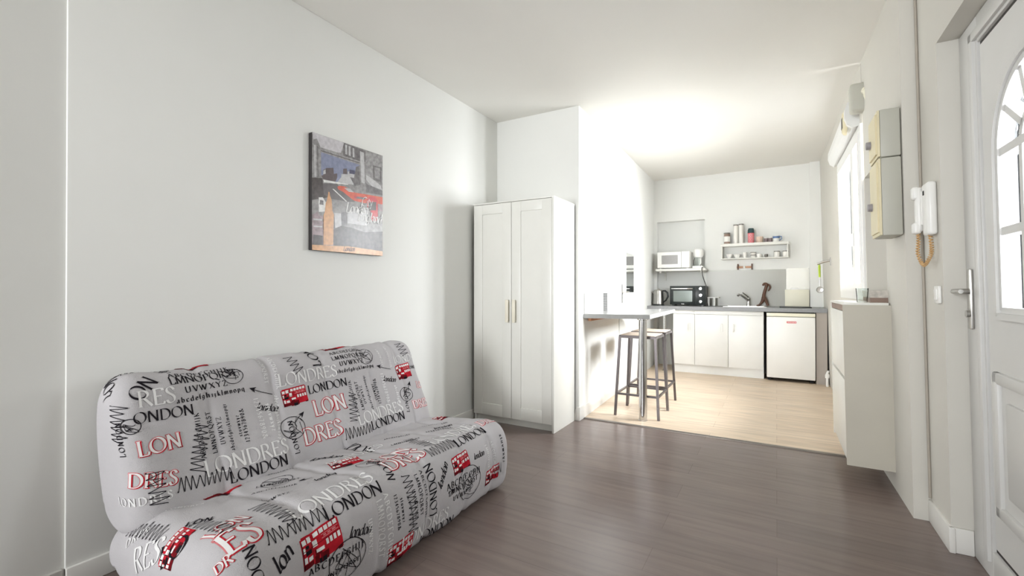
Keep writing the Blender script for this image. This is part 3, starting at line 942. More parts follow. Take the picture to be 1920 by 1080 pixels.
b.lathe((ax - .105, 6.325, 1.155), [(.001, 0), (.03, -.004), (.036, .006), (.036, .012), (.001, .012)], 0, 18, 'y'); b.build('head', 'brushed_steel', br)

# ------------------------------------------------------------------ side cabinet on the right
sd = thing('side_cabinet', (.46, 3.75, 0), 'shallow grey sided cabinet with white fronts under the window', 'cabinet')
b = MB(lean=True)
cy0, cy1, cx0 = 3.38, 4.10, .348
b.box(cx0 - .004, rx(cy0), cy0, cy0 + .016, .105, 1.062)
b.build('side_panel', 'side_grey', sd)
b = MB(lean=True)
b.box(cx0 + .018, rx(cy1) - .002, cy0 + .016, cy1, .11, 1.04)
b.box(cx0 - .004, rx(cy1) - .002, cy1, cy1 + .016, .105, 1.062)
b.build('body', 'white_lacquer', sd)
b = MB(lean=True); b.box(cx0 - .004, rx(cy1) - .002, cy0 + .0, cy1 + .016, 1.062, 1.076, bev=.001)
b.build('top', 'white_lacquer', sd)
b = MB(lean=True); b.box(cx0 + .004, cx0 + .018, cy0 + .016, cy1, 1.025, 1.062)
b.build('top_rail', 'sill_shade_rail_brown', sd, 'brown strip under the top')
for z0, z1 in ((.13, .605), (.625, 1.022)):
    b = MB(lean=True); b.box(cx0 - .002, cx0 + .016, cy0 + .017, cy1 - .001, z0, z1, bev=.002)
    b.build('drawer_front', 'white_lacquer', sd)
put('tumbler', .455, 3.50, 1.149, 'faceted glass tumbler on the near end of the marble sill', 'glass', [('body', 'clear_glass', [(.026, 0), (.032, .085), (.029, .085), (.023, .01), (.001, .009)])], None)
tb = bpy.data.objects['tumbler.001'] if 'tumbler.001' in bpy.data.objects else None
if tb:
    tb.location = (.0, 0, -.072)
# ------------------------------------------------------------------ fuse boxes
for (z0, z1, lb) in ((1.845, 2.095, 'upper smaller grey fuse box with cream front edge on the pier'), (1.435, 1.842, 'lower larger grey fuse box with cream front edge on the pier')):
    t = thing('fuse_box', (.53, 3.15, z0), lb, 'fuse box', 'fuse boxes stacked on the pier')
    b = MB(lean=True)
    b.box(.486, rx(3.26) - .001, 3.03, 3.26, z0, z1, bev=.008)
    b.build('case', 'grey_plastic', t)
    b = MB(lean=True)
    b.prism([(3.03, z0 + .004), (3.03, z1 - .004), (3.26, z1 - .004), (3.26, z0 + .004)], 'x', .478, .486)
    b.prism([(3.05, z0 + .02), (3.05, z1 - .02), (3.24, z1 - .02), (3.24, z0 + .02)], 'x', .470, .478)
    cv = b.build('cover', 'cream_plastic', t, 'cream front cover')
    b = MB(lean=True); zc = z0 + (z1 - z0) * .42
    b.lathe((.470, 3.19, zc), [(.022, 0), (.02, -.02), (.001, -.022)], 0, 16, 'x')
    b.build('knob', 'knob_grey', cv)

# ------------------------------------------------------------------ intercom phone, cable and switch
ic = thing('intercom_phone', (.62, 2.82, 1.5), 'white wall intercom handset with tan coiled cord', 'intercom')
b = MB(lean=True); b.box(DX - .036, DX - .0005, 2.765, 2.862, 1.405, 1.65, bev=.012, seg=3)
b.box(DX - .038, DX - .034, 2.815, 2.832, 1.595, 1.615, 1)
b.build('base', ['white_plastic', 'dark_gap'], ic)
b = MB(lean=True); b.box(DX - .055, DX - .028, 2.868, 2.915, 1.43, 1.645, bev=.012, seg=3)
b.box(DX - .068, DX - .035, 2.869, 2.914, 1.585, 1.648, bev=.012, seg=3); b.box(DX - .068, DX - .035, 2.869, 2.914, 1.42, 1.475, bev=.012, seg=3)
b.box(DX - .04, DX - .005, 2.855, 2.90, 1.46, 1.62)
b.build('handset', 'white_plastic', ic)
b = MB(lean=True)
base = [(DX - .045, 2.89, 1.425), (DX - .045, 2.892, 1.38), (DX - .048, 2.895, 1.33), (DX - .04, 2.88, 1.285), (DX - .035, 2.85, 1.268), (DX - .03, 2.815, 1.285), (DX - .022, 2.79, 1.32), (DX - .02, 2.795, 1.36), (DX - .02, 2.81, 1.41)]
P = [Vector(p) for p in base]
pts = []
for i in range(len(P) - 1):
    p0, p1, p2, p3 = P[max(i - 1, 0)], P[i], P[i + 1], P[min(i + 2, len(P) - 1)]
    for k in range(16):
        t = k / 16
        pts.append(.5 * ((2 * p1) + (p2 - p0) * t + (2 * p0 - 5 * p1 + 4 * p2 - p3) * t * t + (3 * p1 - p0 - 3 * p2 + p3) * t ** 3))
coil = []
for i, p in enumerate(pts):
    d = (pts[min(i + 1, len(pts) - 1)] - pts[max(i - 1, 0)]).normalized()
    a = d.cross(Vector((1, 0, 0))).normalized(); c = d.cross(a)
    an = i * 2 * pi / 4
    coil.append(p + a * (.006 * cos(an)) + c * (.006 * sin(an)))
b.tube(coil, .0035, 0, 6)
b.build('coiled_cord', 'cord_tan', ic, 'tan coiled cord')
b = MB(lean=True)
b.tube([(DX - .006, 3.008, 0.12), (DX - .006, 3.008, 1.4), (DX - .006, 3.008, 2.78)], .006)
tag(b.build('wall_cable', 'cable_pale'), 'thin cable running up the inner corner of the pier behind the intercom', 'cable')
sw = thing('light_switch', (.62, 2.75, 1.13), 'small white light switch below the intercom', 'light switch')
b = MB(lean=True); b.box(DX - .012, DX - .0005, 2.745, 2.815, 1.09, 1.17, bev=.004); b.build('plate', 'white_plastic', sw)
b = MB(lean=True); b.box(DX - .017, DX - .011, 2.76, 2.80, 1.105, 1.155, bev=.003); b.build('rocker', 'white_plastic', sw)

# ------------------------------------------------------------------ broad-nib lettering drawn stroke by stroke
def arcp(cx, cy, rx_, ry_, a0, a1, n=14):
    n = max(4, int(abs(a1 - a0) / 360 * 22))
    return [(cx + rx_ * cos(R(a0 + (a1 - a0) * k / n)), cy + ry_ * sin(R(a0 + (a1 - a0) * k / n))) for k in range(n + 1)]


def smooth(pts, n=4):
    out = []
    for i in range(len(pts) - 1):
        p0, p1, p2, p3 = pts[max(i - 1, 0)], pts[i], pts[i + 1], pts[min(i + 2, len(pts) - 1)]
        for k in range(n):
            t = k / n
            out.append(tuple(.5 * (2 * p1[j] + (p2[j] - p0[j]) * t + (2 * p0[j] - 5 * p1[j] + 4 * p2[j] - p3[j]) * t * t + (3 * p1[j] - p0[j] - 3 * p2[j] + p3[j]) * t ** 3) for j in (0, 1)))
    out.append(pts[-1])
    return out


X = .62
GL = {
    'A': (.9, [[(.04, 0), (.44, 1)], [(.44, 1), (.86, 0)], [(.2, .36), (.7, .36)]]),
    'B': (.68, [[(.14, 0), (.14, 1)], [(.14, 1)] + arcp(.32, .76, .24, .24, 90, -90) + [(.14, .52)], [(.14, .52)] + arcp(.34, .26, .28, .26, 90, -90) + [(.14, 0)]]),
    'C': (.8, [arcp(.48, .5, .42, .5, 48, 312)]),
    'D': (.9, [[(.14, 0), (.14, 1)], [(.14, 1)] + arcp(.38, .5, .45, .5, 90, -90) + [(.14, 0)]]),
    'E': (.66, [[(.14, 0), (.14, 1)], [(.14, 1), (.56, 1), (.58, .86)], [(.14, .53), (.48, .53)], [(.14, 0), (.58, 0), (.62, .16)]]),
    'F': (.6, [[(.14, 0), (.14, 1)], [(.14, 1), (.54, 1), (.56, .86)], [(.14, .53), (.46, .53)]]),
    'G': (.86, [arcp(.48, .5, .42, .5, 48, 335), [(.8, .02), (.8, .42)]]),
    'H': (.86, [[(.14, 0), (.14, 1)], [(.72, 0), (.72, 1)], [(.14, .53), (.72, .53)]]),
    'I': (.32, [[(.16, 0), (.16, 1)]]),
    'J': (.36, [smooth([(.2, 1), (.2, .3), (.18, 0), (.08, -.16), (-.04, -.2)])]),
    'K': (.78, [[(.14, 0), (.14, 1)], [(.66, 1), (.16, .5)], [(.24, .56), (.76, 0)]]),
    'L': (.64, [[(.14, 0), (.14, 1)], [(.14, 0), (.56, 0), (.62, .2)]]),
    'M': (1.0, [[(.1, 0), (.16, 1)], [(.16, 1), (.5, .06)], [(.5, .06), (.86, 1)], [(.86, 1), (.9, 0)]]),
    'N': (.9, [[(.14, 0), (.14, 1)], [(.14, 1), (.76, 0)], [(.76, 0), (.76, 1)]]),
    'O': (.98, [arcp(.49, .5, .43, .5, 90, 450)]),
    'P': (.64, [[(.14, 0), (.14, 1)], [(.14, 1)] + arcp(.32, .74, .26, .26, 90, -90) + [(.14, .48)]]),
    'Q': (.98, [arcp(.49, .5, .43, .5, 90, 450), [(.5, .02), (.95, -.24)]]),
    'R': (.76, [[(.14, 0), (.14, 1)], [(.14, 1)] + arcp(.32, .75, .25, .25, 90, -90) + [(.14, .5)], [(.36, .5), (.74, 0)]]),
    'S': (.58, [smooth([(.5, .8), (.42, .95), (.28, 1), (.13, .92), (.1, .75), (.22, .6), (.4, .46), (.5, .3), (.46, .1), (.3, 0), (.14, .03), (.06, .2)])]),
    'T': (.74, [[(.37, 0), (.37, 1)], [(.06, .86), (.06, 1), (.68, 1), (.68, .86)]]),
    'U': (.86, [smooth([(.14, 1), (.14, .35), (.2, .08), (.43, 0), (.66, .08), (.72, .35), (.72, 1)])]),
    'V': (.86, [[(.04, 1), (.43, 0)], [(.43, 0), (.82, 1)]]),
    'W': (1.2, [[(.04, 1), (.36, 0)], [(.36, 0), (.62, 1)], [(.62, 1), (.86, 0)], [(.86, 0), (1.16, 1)]]),
    'X': (.82, [[(.06, 1), (.76, 0)], [(.74, 1), (.06, 0)]]),
    'Y': (.78, [[(.04, 1), (.38, .48)], [(.74, 1), (.38, .48)], [(.38, .48), (.38, 0)]]),
    'Z': (.74, [[(.08, .86), (.1, 1), (.66, 1), (.06, 0), (.66, 0), (.7, .16)]]),
    'a': (.5, [smooth([(.1, .52), (.22, X), (.36, .54), (.37, .1), (.46, .02)]), smooth([(.37, .36), (.16, .28), (.08, .14), (.16, .0), (.37, .12)])]),
    'b': (.56, [[(.12, 1), (.12, .04)], smooth([(.12, .46), (.28, X), (.46, .46), (.48, .24), (.36, .02), (.12, .08)])]),
    'c': (.46, [smooth([(.42, .5), (.3, X), (.12, .5), (.08, .28), (.18, .04), (.32, 0), (.43, .12)])]),
    'd': (.56, [[(.44, 1), (.44, 0)], smooth([(.44, .5), (.28, X), (.1, .46), (.08, .2), (.2, 0), (.44, .12)])]),
    'e': (.48, [smooth([(.09, .34), (.42, .36), (.38, .56), (.24, X), (.1, .46), (.08, .2), (.2, .02), (.34, .02), (.44, .14)])]),
    'f': (.36, [smooth([(.38, .94), (.26, 1), (.16, .86), (.15, .5), (.15, 0)]), [(.04, X), (.32, X)]]),
    'g': (.54, [smooth([(.42, .5), (.26, X), (.1, .46), (.1, .2), (.24, .04), (.42, .16)]), smooth([(.43, X), (.43, 0), (.34, -.24), (.16, -.28), (.06, -.16)])]),
    'h': (.56, [[(.12, 1), (.12, 0)], smooth([(.12, .44), (.28, X), (.42, .52), (.44, .3), (.44, 0)])]),
    'i': (.26, [[(.13, X), (.13, 0)], [(.12, .86), (.15, .9)]]),
    'j': (.28, [smooth([(.15, X), (.15, 0), (.1, -.2), (-.02, -.28)]), [(.14, .86), (.17, .9)]]),
    'k': (.52, [[(.12, 1), (.12, 0)], [(.42, X), (.14, .32)], [(.2, .38), (.48, 0)]]),
    'l': (.26, [[(.13, 1), (.13, 0)]]),
    'm': (.84, [[(.12, X), (.12, 0)], smooth([(.12, .44), (.26, X), (.38, .52), (.4, .3), (.4, 0)]), smooth([(.4, .44), (.56, X), (.68, .52), (.7, .3), (.7, 0)])]),
    'n': (.56, [[(.12, X), (.12, 0)], smooth([(.12, .44), (.28, X), (.42, .52), (.44, .3), (.44, 0)])]),
    'o': (.54, [arcp(.27, .31, .2, .31, 90, 450)]),
    'p': (.56, [[(.12, X), (.12, -.3)], smooth([(.12, .46), (.28, X), (.46, .46), (.48, .24), (.36, .02), (.12, .08)])]),
    'q': (.56, [[(.44, X), (.44, -.3)], smooth([(.44, .5), (.28, X), (.1, .46), (.08, .2), (.2, 0), (.44, .12)])]),
    'r': (.4, [[(.12, X), (.12, 0)], smooth([(.12, .42), (.24, .6), (.36, .6)])]),
    's': (.42, [smooth([(.36, .52), (.26, X), (.12, .56), (.12, .42), (.3, .26), (.35, .12), (.22, 0), (.08, .08)])]),
    't': (.36, [smooth([(.15, .82), (.15, .2), (.2, .02), (.34, .06)]), [(.04, X), (.32, X)]]),
    'u': (.56, [smooth([(.12, X), (.12, .2), (.2, .02), (.34, .06), (.44, .22)]), [(.44, X), (.44, 0)]]),
    'v': (.52, [[(.06, X), (.26, 0)], [(.26, 0), (.46, X)]]),
    'w': (.74, [[(.05, X), (.22, 0)], [(.22, 0), (.37, X)], [(.37, X), (.53, 0)], [(.53, 0), (.69, X)]]),
    'x': (.5, [[(.06, X), (.44, 0)], [(.43, X), (.05, 0)]]),
    'y': (.52, [[(.06, X), (.26, .02)], [(.46, X), (.2, -.28), (.06, -.26)]]),
    'z': (.46, [[(.06, X), (.4, X), (.06, 0), (.41, 0)]]),
    '1': (.36, [[(.08, .8), (.2, .95), (.2, 0)]]),
    '2': (.52, [smooth([(.08, .78), (.2, .98), (.38, .94), (.42, .72), (.28, .38), (.06, .02)]), [(.06, 0), (.46, 0)]]),
    '3': (.5, [smooth([(.08, .88), (.26, 1), (.4, .84), (.34, .6), (.2, .54), (.38, .46), (.44, .22), (.3, .02), (.08, .06)])]),
    '4': (.54, [[(.38, 0), (.38, 1), (.06, .28), (.5, .28)]]),
    '5': (.5, [[(.42, 1), (.14, 1), (.12, .58)], smooth([(.12, .58), (.34, .58), (.44, .34), (.34, .06), (.08, .02)])]),
    '6': (.52, [smooth([(.42, .98), (.2, .8), (.09, .42), (.12, .1), (.28, 0), (.44, .18), (.42, .44), (.26, .54), (.1, .36)])]),
    '7': (.5, [[(.06, .9), (.06, 1), (.44, 1), (.16, 0)]]),
    '8': (.52, [arcp(.26, .76, .16, .23, 90, 450), arcp(.26, .27, .2, .27, 90, 450)]),
    '9': (.52, [smooth([(.1, .02), (.32, .2), (.43, .58), (.4, .9), (.24, 1), (.08, .82), (.1, .56), (.26, .46), (.42, .62)])]),
    '0': (.54, [arcp(.27, .5, .2, .5, 90, 450)]),
    '&': (.86, [smooth([(.82, .5), (.6, .16), (.36, 0), (.12, .06), (.08, .28), (.24, .5), (.44, .7), (.42, .92), (.28, 1), (.18, .84), (.3, .56), (.58, .18), (.84, 0)])]),
    ' ': (.4, []),
}


def strip(pts, wfun):
    """ribbon along a polyline; wfun(dx, dy) gives its width. Returns a list of (left, right) pairs"""
    out = []
    n = len(pts)
    for i in range(n):
        a, c = pts[max(i - 1, 0)], pts[min(i + 1, n - 1)]
        dx, dy = c[0] - a[0], c[1] - a[1]
        L_ = math.hypot(dx, dy) or 1e-6
        dx, dy = dx / L_, dy / L_
        h = wfun(dx, dy) / 2
        out.append(((pts[i][0] - dy * h, pts[i][1] + dx * h), (pts[i][0] + dy * h, pts[i][1] - dx * h)))
    return out


def split_sharp(pts):
    """cut a polyline at corners so that ribbons keep their width"""
    runs, cur = [], [pts[0]]
    for i in range(1, len(pts)):
        cur.append(pts[i])
        if i < len(pts) - 1:
            a = math.atan2(pts[i][1] - pts[i - 1][1], pts[i][0] - pts[i - 1][0])
            c = math.atan2(pts[i + 1][1] - pts[i][1], pts[i + 1][0] - pts[i][0])
            if abs((c - a + pi) % (2 * pi) - pi) > 1.0:
                runs.append(cur)
                cur = [pts[i]]
    runs.append(cur)
    return runs


def text_ribbons(txt, wmax=.15, wmin=.035, serif=True, slant=0.0, extra=0.0, track=.04, join=False):
    """quads (in cap-height units) of a line of text, and its advance"""
    quads, x = [], 0.0
    pen = lambda dx, dy: max(wmin, wmax * abs(dy * cos(R(24)) - dx * sin(R(24)))) + extra
    last = None
    for ch in txt:
        adv, strokes = GL[ch]
        for st_ in strokes:
            for run in split_sharp(st_):
                pr = strip([(p[0] + x + slant * p[1], p[1]) for p in run], pen)
                quads += [(pr[i][0], pr[i + 1][0], pr[i + 1][1], pr[i][1]) for i in range(len(pr) - 1)]
            if serif and len(st_) == 2 and abs(st_[0][0] - st_[1][0]) < abs(st_[0][1] - st_[1][1]) * .75:
                for p in st_:
                    if min(abs(p[1]), abs(p[1] - 1), abs(p[1] - X)) < .01:
                        h, t = .1 + extra / 2, .032 + extra
                        quads.append(((p[0] + x - h, p[1] - t / 2), (p[0] + x + h, p[1] - t / 2), (p[0] + x + h, p[1] + t / 2), (p[0] + x - h, p[1] + t / 2)))
        if join and strokes and ch.islower():
            if last:
                pr = strip([(last, .03), (x + .1, .1)], lambda a, c: .05)
                quads += [(pr[0][0], pr[1][0], pr[1][1], pr[0][1])]
            last = x + adv - .1
        x += adv + track
    return quads, x


def poly_ribbon(pts, wd):
    q = []
    for run in split_sharp(pts):
        pr = strip(run, lambda a, c: wd)
        q += [(pr[i][0], pr[i + 1][0], pr[i + 1][1], pr[i][1]) for i in range(len(pr) - 1)]
    return q

# ------------------------------------------------------------------ sofa bed with a printed cover
SY0, SY1 = 0.72, 2.345
BACK = [(-2.20, .30), (-2.27, .45), (-2.30, .62), (-2.285, .745), (-2.225, .812), (-2.15, .812), (-2.09, .765), (-2.045, .65), (-1.985, .52), (-1.925, .38), (-1.93, .29), (-2.05, .25)]
SEAT = [(-2.12, .13), (-2.14, .27), (-1.98, .335), (-1.80, .358), (-1.62, .380), (-1.48, .390), (-1.405, .358), (-1.365, .285), (-1.352, .19), (-1.360, .10), (-1.395, .018), (-1.55, .018), (-1.85, .03)]


class Cushion:
    def __init__(self, ctrl, spine, y0, y1, r, start, groove):
        n = len(ctrl)
        pts = []
        for i in range(n):
            p0, p1, p2, p3 = (ctrl[(i + k) % n] for k in (-1, 0, 1, 2))
            for k in range(24):
                t = k / 24
                pts.append(tuple(.5 * (2 * p1[j] + (p2[j] - p0[j]) * t + (2 * p0[j] - 5 * p1[j] + 4 * p2[j] - p3[j]) * t * t + (3 * p1[j] - p0[j] - 3 * p2[j] + p3[j]) * t ** 3) for j in (0, 1)))
        s0 = start * 24
        pts = pts[s0:] + pts[:s0]
        pts.append(pts[0])
        self.p = pts
        self.cum = [0.0]
        for a, c in zip(pts, pts[1:]):
            self.cum.append(self.cum[-1] + math.hypot(c[0] - a[0], c[1] - a[1]))
        self.T = self.cum[-1]
        self.sp, self.y0, self.y1, self.r, self.groove = spine, y0, y1, r, groove

    def prof(self, t):
        t = t % self.T
        lo, hi = 0, len(self.cum) - 1
        while hi - lo > 1:
            m = (lo + hi) // 2
            if self.cum[m] <= t:
                lo = m
            else:
                hi = m
        f = (t - self.cum[lo]) / max(1e-9, self.cum[hi] - self.cum[lo])
        a, c = self.p[lo], self.p[hi]
        return (a[0] + (c[0] - a[0]) * f, a[1] + (c[1] - a[1]) * f)

    def __call__(self, s, t, lift=0.0):
        """point of the cloth: s metres along the sofa, t metres down the profile (both measured on the cloth)"""
        x, z = self.prof(t)
        (ax_, az), (bx_, bz) = self.sp
        u = ((x - ax_) * (bx_ - ax_) + (z - az) * (bz - az)) / ((bx_ - ax_) ** 2 + (bz - az) ** 2)
        u = min(1, max(0, u))
        qx, qz = ax_ + u * (bx_ - ax_), az + u * (bz - az)
        d = math.hypot(x - qx, z - qz)
        nx, nz = (x - qx) / d, (z - qz) / d
        ya, yb, r = self.y0 + self.r, self.y1 - self.r, self.r
        puff = 0.0
        for g in self.groove:
            puff -= .010 * math.exp(-((s - g) / .016) ** 2)
        puff += .0075 * sin(s * 9.3 + 1.3 * sin(t * 7)) * sin(t * 8.1 + 1.7 * sin(s * 4.0))
        puff += .0025 * sin(s * 37 + 6 * sin(t * 5)) * sin(t * 31 + 4 * sin(s * 6))
        if s < ya:
            e, sg, y = ya - s, -1, ya
        elif s > yb:
            e, sg, y = s - yb, 1, yb
        else:
            k = 1 + (puff + lift) / d
            return Vector((qx + (x - qx) * k, s, qz + (z - qz) * k))
        if e < r * pi / 2:
            a = e / r
            ins, oy = r * (1 - cos(a)), r * sin(a)
            ln, ly = lift * cos(a), lift * sin(a)
        else:
            ins, oy = r + e - r * pi / 2, r
            ln, ly = 0, lift
        k = max(0.0, 1 - ins / d) + (ln + puff * max(0, 1 - e / r)) / d
        return Vector((qx + (x - qx) * k, y + sg * (oy + ly), qz + (z - qz) * k))


CB = Cushion(BACK, ((-2.16, .36), (-2.185, .715)), SY0, SY1 - .03, .075, 2, (1.02, 1.31, 1.60, 1.89, 2.14))
CS = Cushion(SEAT, ((-2.02, .18), (-1.49, .20)), SY0 - .02, SY1 + .03, .12, 1, (1.02, 1.31, 1.60, 1.89, 2.14))
PRINT_TEXT = [
    ('B', 'LONDRES', 'w', 1.338, 0.456, -0.0, 0.342), ('B', 'LONDON', 'k', 1.488, 0.522, 0.05, 0.24), ('B', 'LON', 'r', 1.488, 0.636, 0.03, 0.198), 
    ('B', 'DRES', 'r', 1.392, 0.756, -0.05, 0.228), ('B', 'london', 's', 1.212, 0.54, -0.3, 0.101), ('B', 'LONDON', 'k', 1.356, 0.78, 1.53, 0.162), 
    ('B', 'LONDRES', 'w', 0.96, 0.756, -0.02, 0.354), ('B', 'LONDON', 'k', 1.044, 0.81, 0.02, 0.252), ('B', 'RES', 'w', 0.786, 0.432, -0.09, 0.127), 
    ('B', 'ONDON', 'k', 0.768, 0.492, -0.12, 0.199), ('B', 'LON', 'r', 0.762, 0.612, -0.0, 0.144), ('B', 'DRES', 'r', 0.714, 0.714, -0.2, 0.153), 
    ('B', 'ABCDEFGHIJK', 'k', 0.978, 0.684, 1.54, 0.192), ('B', 'LMNOPQRST', 'k', 1.026, 0.678, 1.57, 0.18), 
    ('B', 'UVWXYZ', 'k', 1.056, 0.648, 1.52, 0.12), ('B', 'abcdefghijklmnopqr', 'k', 1.086, 0.684, 1.48, 0.205), 
    ('B', 'stuvwxyz', 'k', 1.128, 0.636, 1.45, 0.097), ('B', '1234567890&', 'k', 1.152, 0.666, 1.45, 0.151), 
    ('B', 'LMNOPQRST', 'w', 1.284, 0.252, -1.7, 0.182), ('B', 'ABCDEFGHIJK', 'w', 1.332, 0.288, -1.67, 0.181), 
    ('B', '1234567890&', 'w', 1.212, 0.486, -1.63, 0.192), ('B', 'stuvwxyz', 'w', 1.26, 0.522, -1.66, 0.133), 
    ('B', 'abcdefghijklmnop', 'w', 1.314, 0.492, -1.77, 0.208), ('B', 'ABCDEFGHIJK', 'k', 0.906, 0.33, -0.05, 0.24), 
    ('B', 'LMNOPQRST', 'k', 0.9, 0.366, -0.0, 0.27), ('B', 'UVWXYZ', 'k', 0.948, 0.408, 0.03, 0.174), 
    ('B', 'abcdefghijklmnopq', 'k', 0.912, 0.444, -0.0, 0.276), ('B', 'ABCDEFGHIJK', 'k', 1.674, 0.336, 0.03, 0.228), 
    ('B', 'LMNOPQRST', 'k', 1.668, 0.372, -0.0, 0.234), ('B', 'UVWXYZ', 'k', 1.704, 0.408, -0.0, 0.168), 
    ('B', 'abcdefghijklmnopq', 'k', 1.674, 0.444, -0.02, 0.264), ('B', 'LONDR', 'w', 2.106, 0.45, -0.03, 0.192), 
    ('B', 'LOND', 'k', 2.208, 0.504, -0.13, 0.091), ('B', 'london', 's', 1.974, 0.54, -0.24, 0.099), ('B', 'LO', 'r', 2.232, 0.63, -0.18, 0.067), 
    ('B', 'DRES', 'r', 2.154, 0.75, -0.13, 0.139), ('B', 'LONDON', 'k', 2.106, 0.762, 1.34, 0.16), ('B', 'LONDRES', 'w', 1.722, 0.744, 0.02, 0.348), 
    ('B', 'LONDON', 'k', 1.8, 0.792, -0.0, 0.264), ('B', 'ABCDEFGHIJK', 'k', 1.746, 0.678, 1.51, 0.186), 
    ('B', 'LMNOPQRST', 'k', 1.788, 0.672, 1.54, 0.168), ('B', 'UVWXYZ', 'k', 1.812, 0.642, 1.57, 0.108), 
    ('B', 'abcdefghijklmnopqr', 'k', 1.848, 0.684, 1.54, 0.204), ('B', 'stuvwxyz', 'k', 1.902, 0.642, 1.63, 0.102), 
    ('B', '1234567890&', 'k', 1.92, 0.666, 1.49, 0.156), ('B', 'LMNOPQRST', 'w', 1.998, 0.336, -1.57, 0.126), 
    ('B', 'ABCDEFGHIJK', 'w', 2.07, 0.318, -1.65, 0.156), ('B', '1234567890&', 'w', 1.968, 0.492, -1.67, 0.187), 
    ('B', 'abcdefghij', 'w', 2.052, 0.582, -1.71, 0.127), ('B', 'LON', 'k', 1.602, 0.39, 1.49, 0.15), ('B', 'LON', 'k', 0.93, 0.294, 1.89, 0.057), 
    ('B', 'LONDON', 'k', 0.726, 0.606, 1.53, 0.132), ('S', 'LONDRES', 'w', 0.982, 0.738, -0.02, 0.36), 
    ('S', 'LONDON', 'k', 1.084, 0.798, 0.02, 0.264), ('S', 'london', 's', 1.15, 0.888, -0.23, 0.105), ('S', 'lon', 's', 0.886, 0.882, 0.61, 0.073), 
    ('S', 'ABCDEFGHIJ', 'k', 0.988, 0.942, -0.03, 0.234), ('S', 'LMNOPQRST', 'k', 1.036, 0.99, 0.04, 0.168), 
    ('S', 'ES', 'r', 0.76, 0.75, 0.1, 0.121), ('S', 'LON', 'r', 0.766, 0.648, 0.21, 0.141), ('S', 'DR', 'r', 0.718, 0.774, 0.11, 0.054), 
    ('S', 'DON', 'k', 0.838, 0.864, 1.68, 0.109), ('S', 'ABCDEFGHIJK', 'w', 1.342, 0.804, -1.46, 0.272), 
    ('S', 'LMNOPQRST', 'w', 1.306, 0.816, -1.52, 0.234), ('S', 'UVWXYZ', 'w', 1.246, 0.864, -1.57, 0.132), 
    ('S', '1234567890&', 'k', 1.396, 0.828, -1.53, 0.144), ('S', 'stuvwxyz', 'k', 1.426, 0.852, -1.51, 0.102), 
    ('S', 'abcdefghijklmnopqr', 'k', 1.462, 0.858, -1.37, 0.147), ('S', 'UVWXYZ', 'k', 1.498, 0.846, -1.47, 0.121), 
    ('S', 'LMNOPQRST', 'k', 1.534, 0.792, -1.54, 0.18), ('S', 'ABCDEFGHIJK', 'k', 1.57, 0.786, -1.51, 0.21), 
    ('S', 'LONDON', 'k', 1.654, 1.008, 1.65, 0.235), ('S', 'LONDRES', 'w', 1.426, 1.068, -0.02, 0.324), 
    ('S', 'LONDON', 'k', 1.558, 1.116, 0.05, 0.24), ('S', 'london', 's', 1.966, 0.864, -0.07, 0.09), ('S', 'london', 's', 1.684, 0.912, 0.86, 0.119), 
    ('S', 'ABCDEFGHIJ', 'k', 1.732, 0.936, -0.0, 0.282), ('S', 'LMNOPQRST', 'k', 1.744, 0.966, -0.02, 0.246), 
    ('S', 'UVWXYZ', 'k', 1.78, 1.002, -0.08, 0.15), ('S', 'LONDRES', 'w', 1.768, 0.696, -0.0, 0.384), 
    ('S', 'LONDON', 'k', 1.894, 0.762, 0.02, 0.264), ('S', 'LON', 'r', 1.462, 0.642, 0.03, 0.204), ('S', 'DRES', 'r', 1.438, 0.732, -0.03, 0.234), 
    ('S', 'LONDON', 'k', 1.654, 0.078, -1.85, 0.368), ('S', 'LONDON', 'k', 1.456, 0.576, -1.87, 0.201), 
    ('S', 'LONDRES', 'w', 1.366, 0.45, 0.02, 0.312), ('S', 'london', 's', 1.21, 0.546, -0.06, 0.102), 
    ('S', 'london', 's', 1.972, 0.528, -0.37, 0.116), ('S', 'london', 's', 1.366, 0.282, -0.84, 0.144), 
    ('S', 'DRES', 'r', 2.164, 0.714, -0.15, 0.158), ('S', 'abcdefghijklmnopq', 'k', 1.132, 0.222, -0.39, 0.188), 
    ('S', 'LMNOPQRST', 'k', 1.09, 0.33, -0.66, 0.167), ('S', 'ABCDEFGHIJK', 'k', 1.036, 0.39, -0.66, 0.167), 
    ('S', 'UVWXYZ', 'k', 0.994, 0.528, -0.44, 0.099), ('S', 'abcdefghijkl', 'k', 1.738, 0.384, -0.66, 0.137), 
    ('S', 'LMNOPQRST', 'k', 1.684, 0.492, -0.48, 0.156), ('S', 'abcdefghijklm', 'k', 2.056, 0.36, -0.76, 0.157), 
    ('S', '1234567890&', 'k', 1.912, 0.522, -0.51, 0.159), ('S', 'ABCDEFGHIJK', 'w', 2.14, 0.816, -1.53, 0.162), 
    ('S', 'LMNOPQRST', 'w', 2.08, 0.822, -1.61, 0.156), ('S', 'stuvwxyz', 'k', 2.23, 0.81, -1.61, 0.156), 
    ('S', 'DRES', 'w', 0.67, 0.21, -0.98, 0.108), ('S', 'LO', 'k', 0.646, 0.468, -0.97, 0.116), ('S', 'LON', 'k', 0.778, 0.45, -0.79, 0.085), 
    ('B', 'LON', 'k', 0.708, 0.348, 1.01, 0.135), ('B', 'ON', 'k', 0.792, 0.414, 0.75, 0.106), ('B', 'LONDRES', 'w', 0.648, 0.78, -0.09, 0.199), 
    ('S', 'RES', 'w', 0.604, 0.3, -1.16, 0.164), ('S', 'LONDRES', 'w', 0.808, 0.246, -0.57, 0.121), 
]
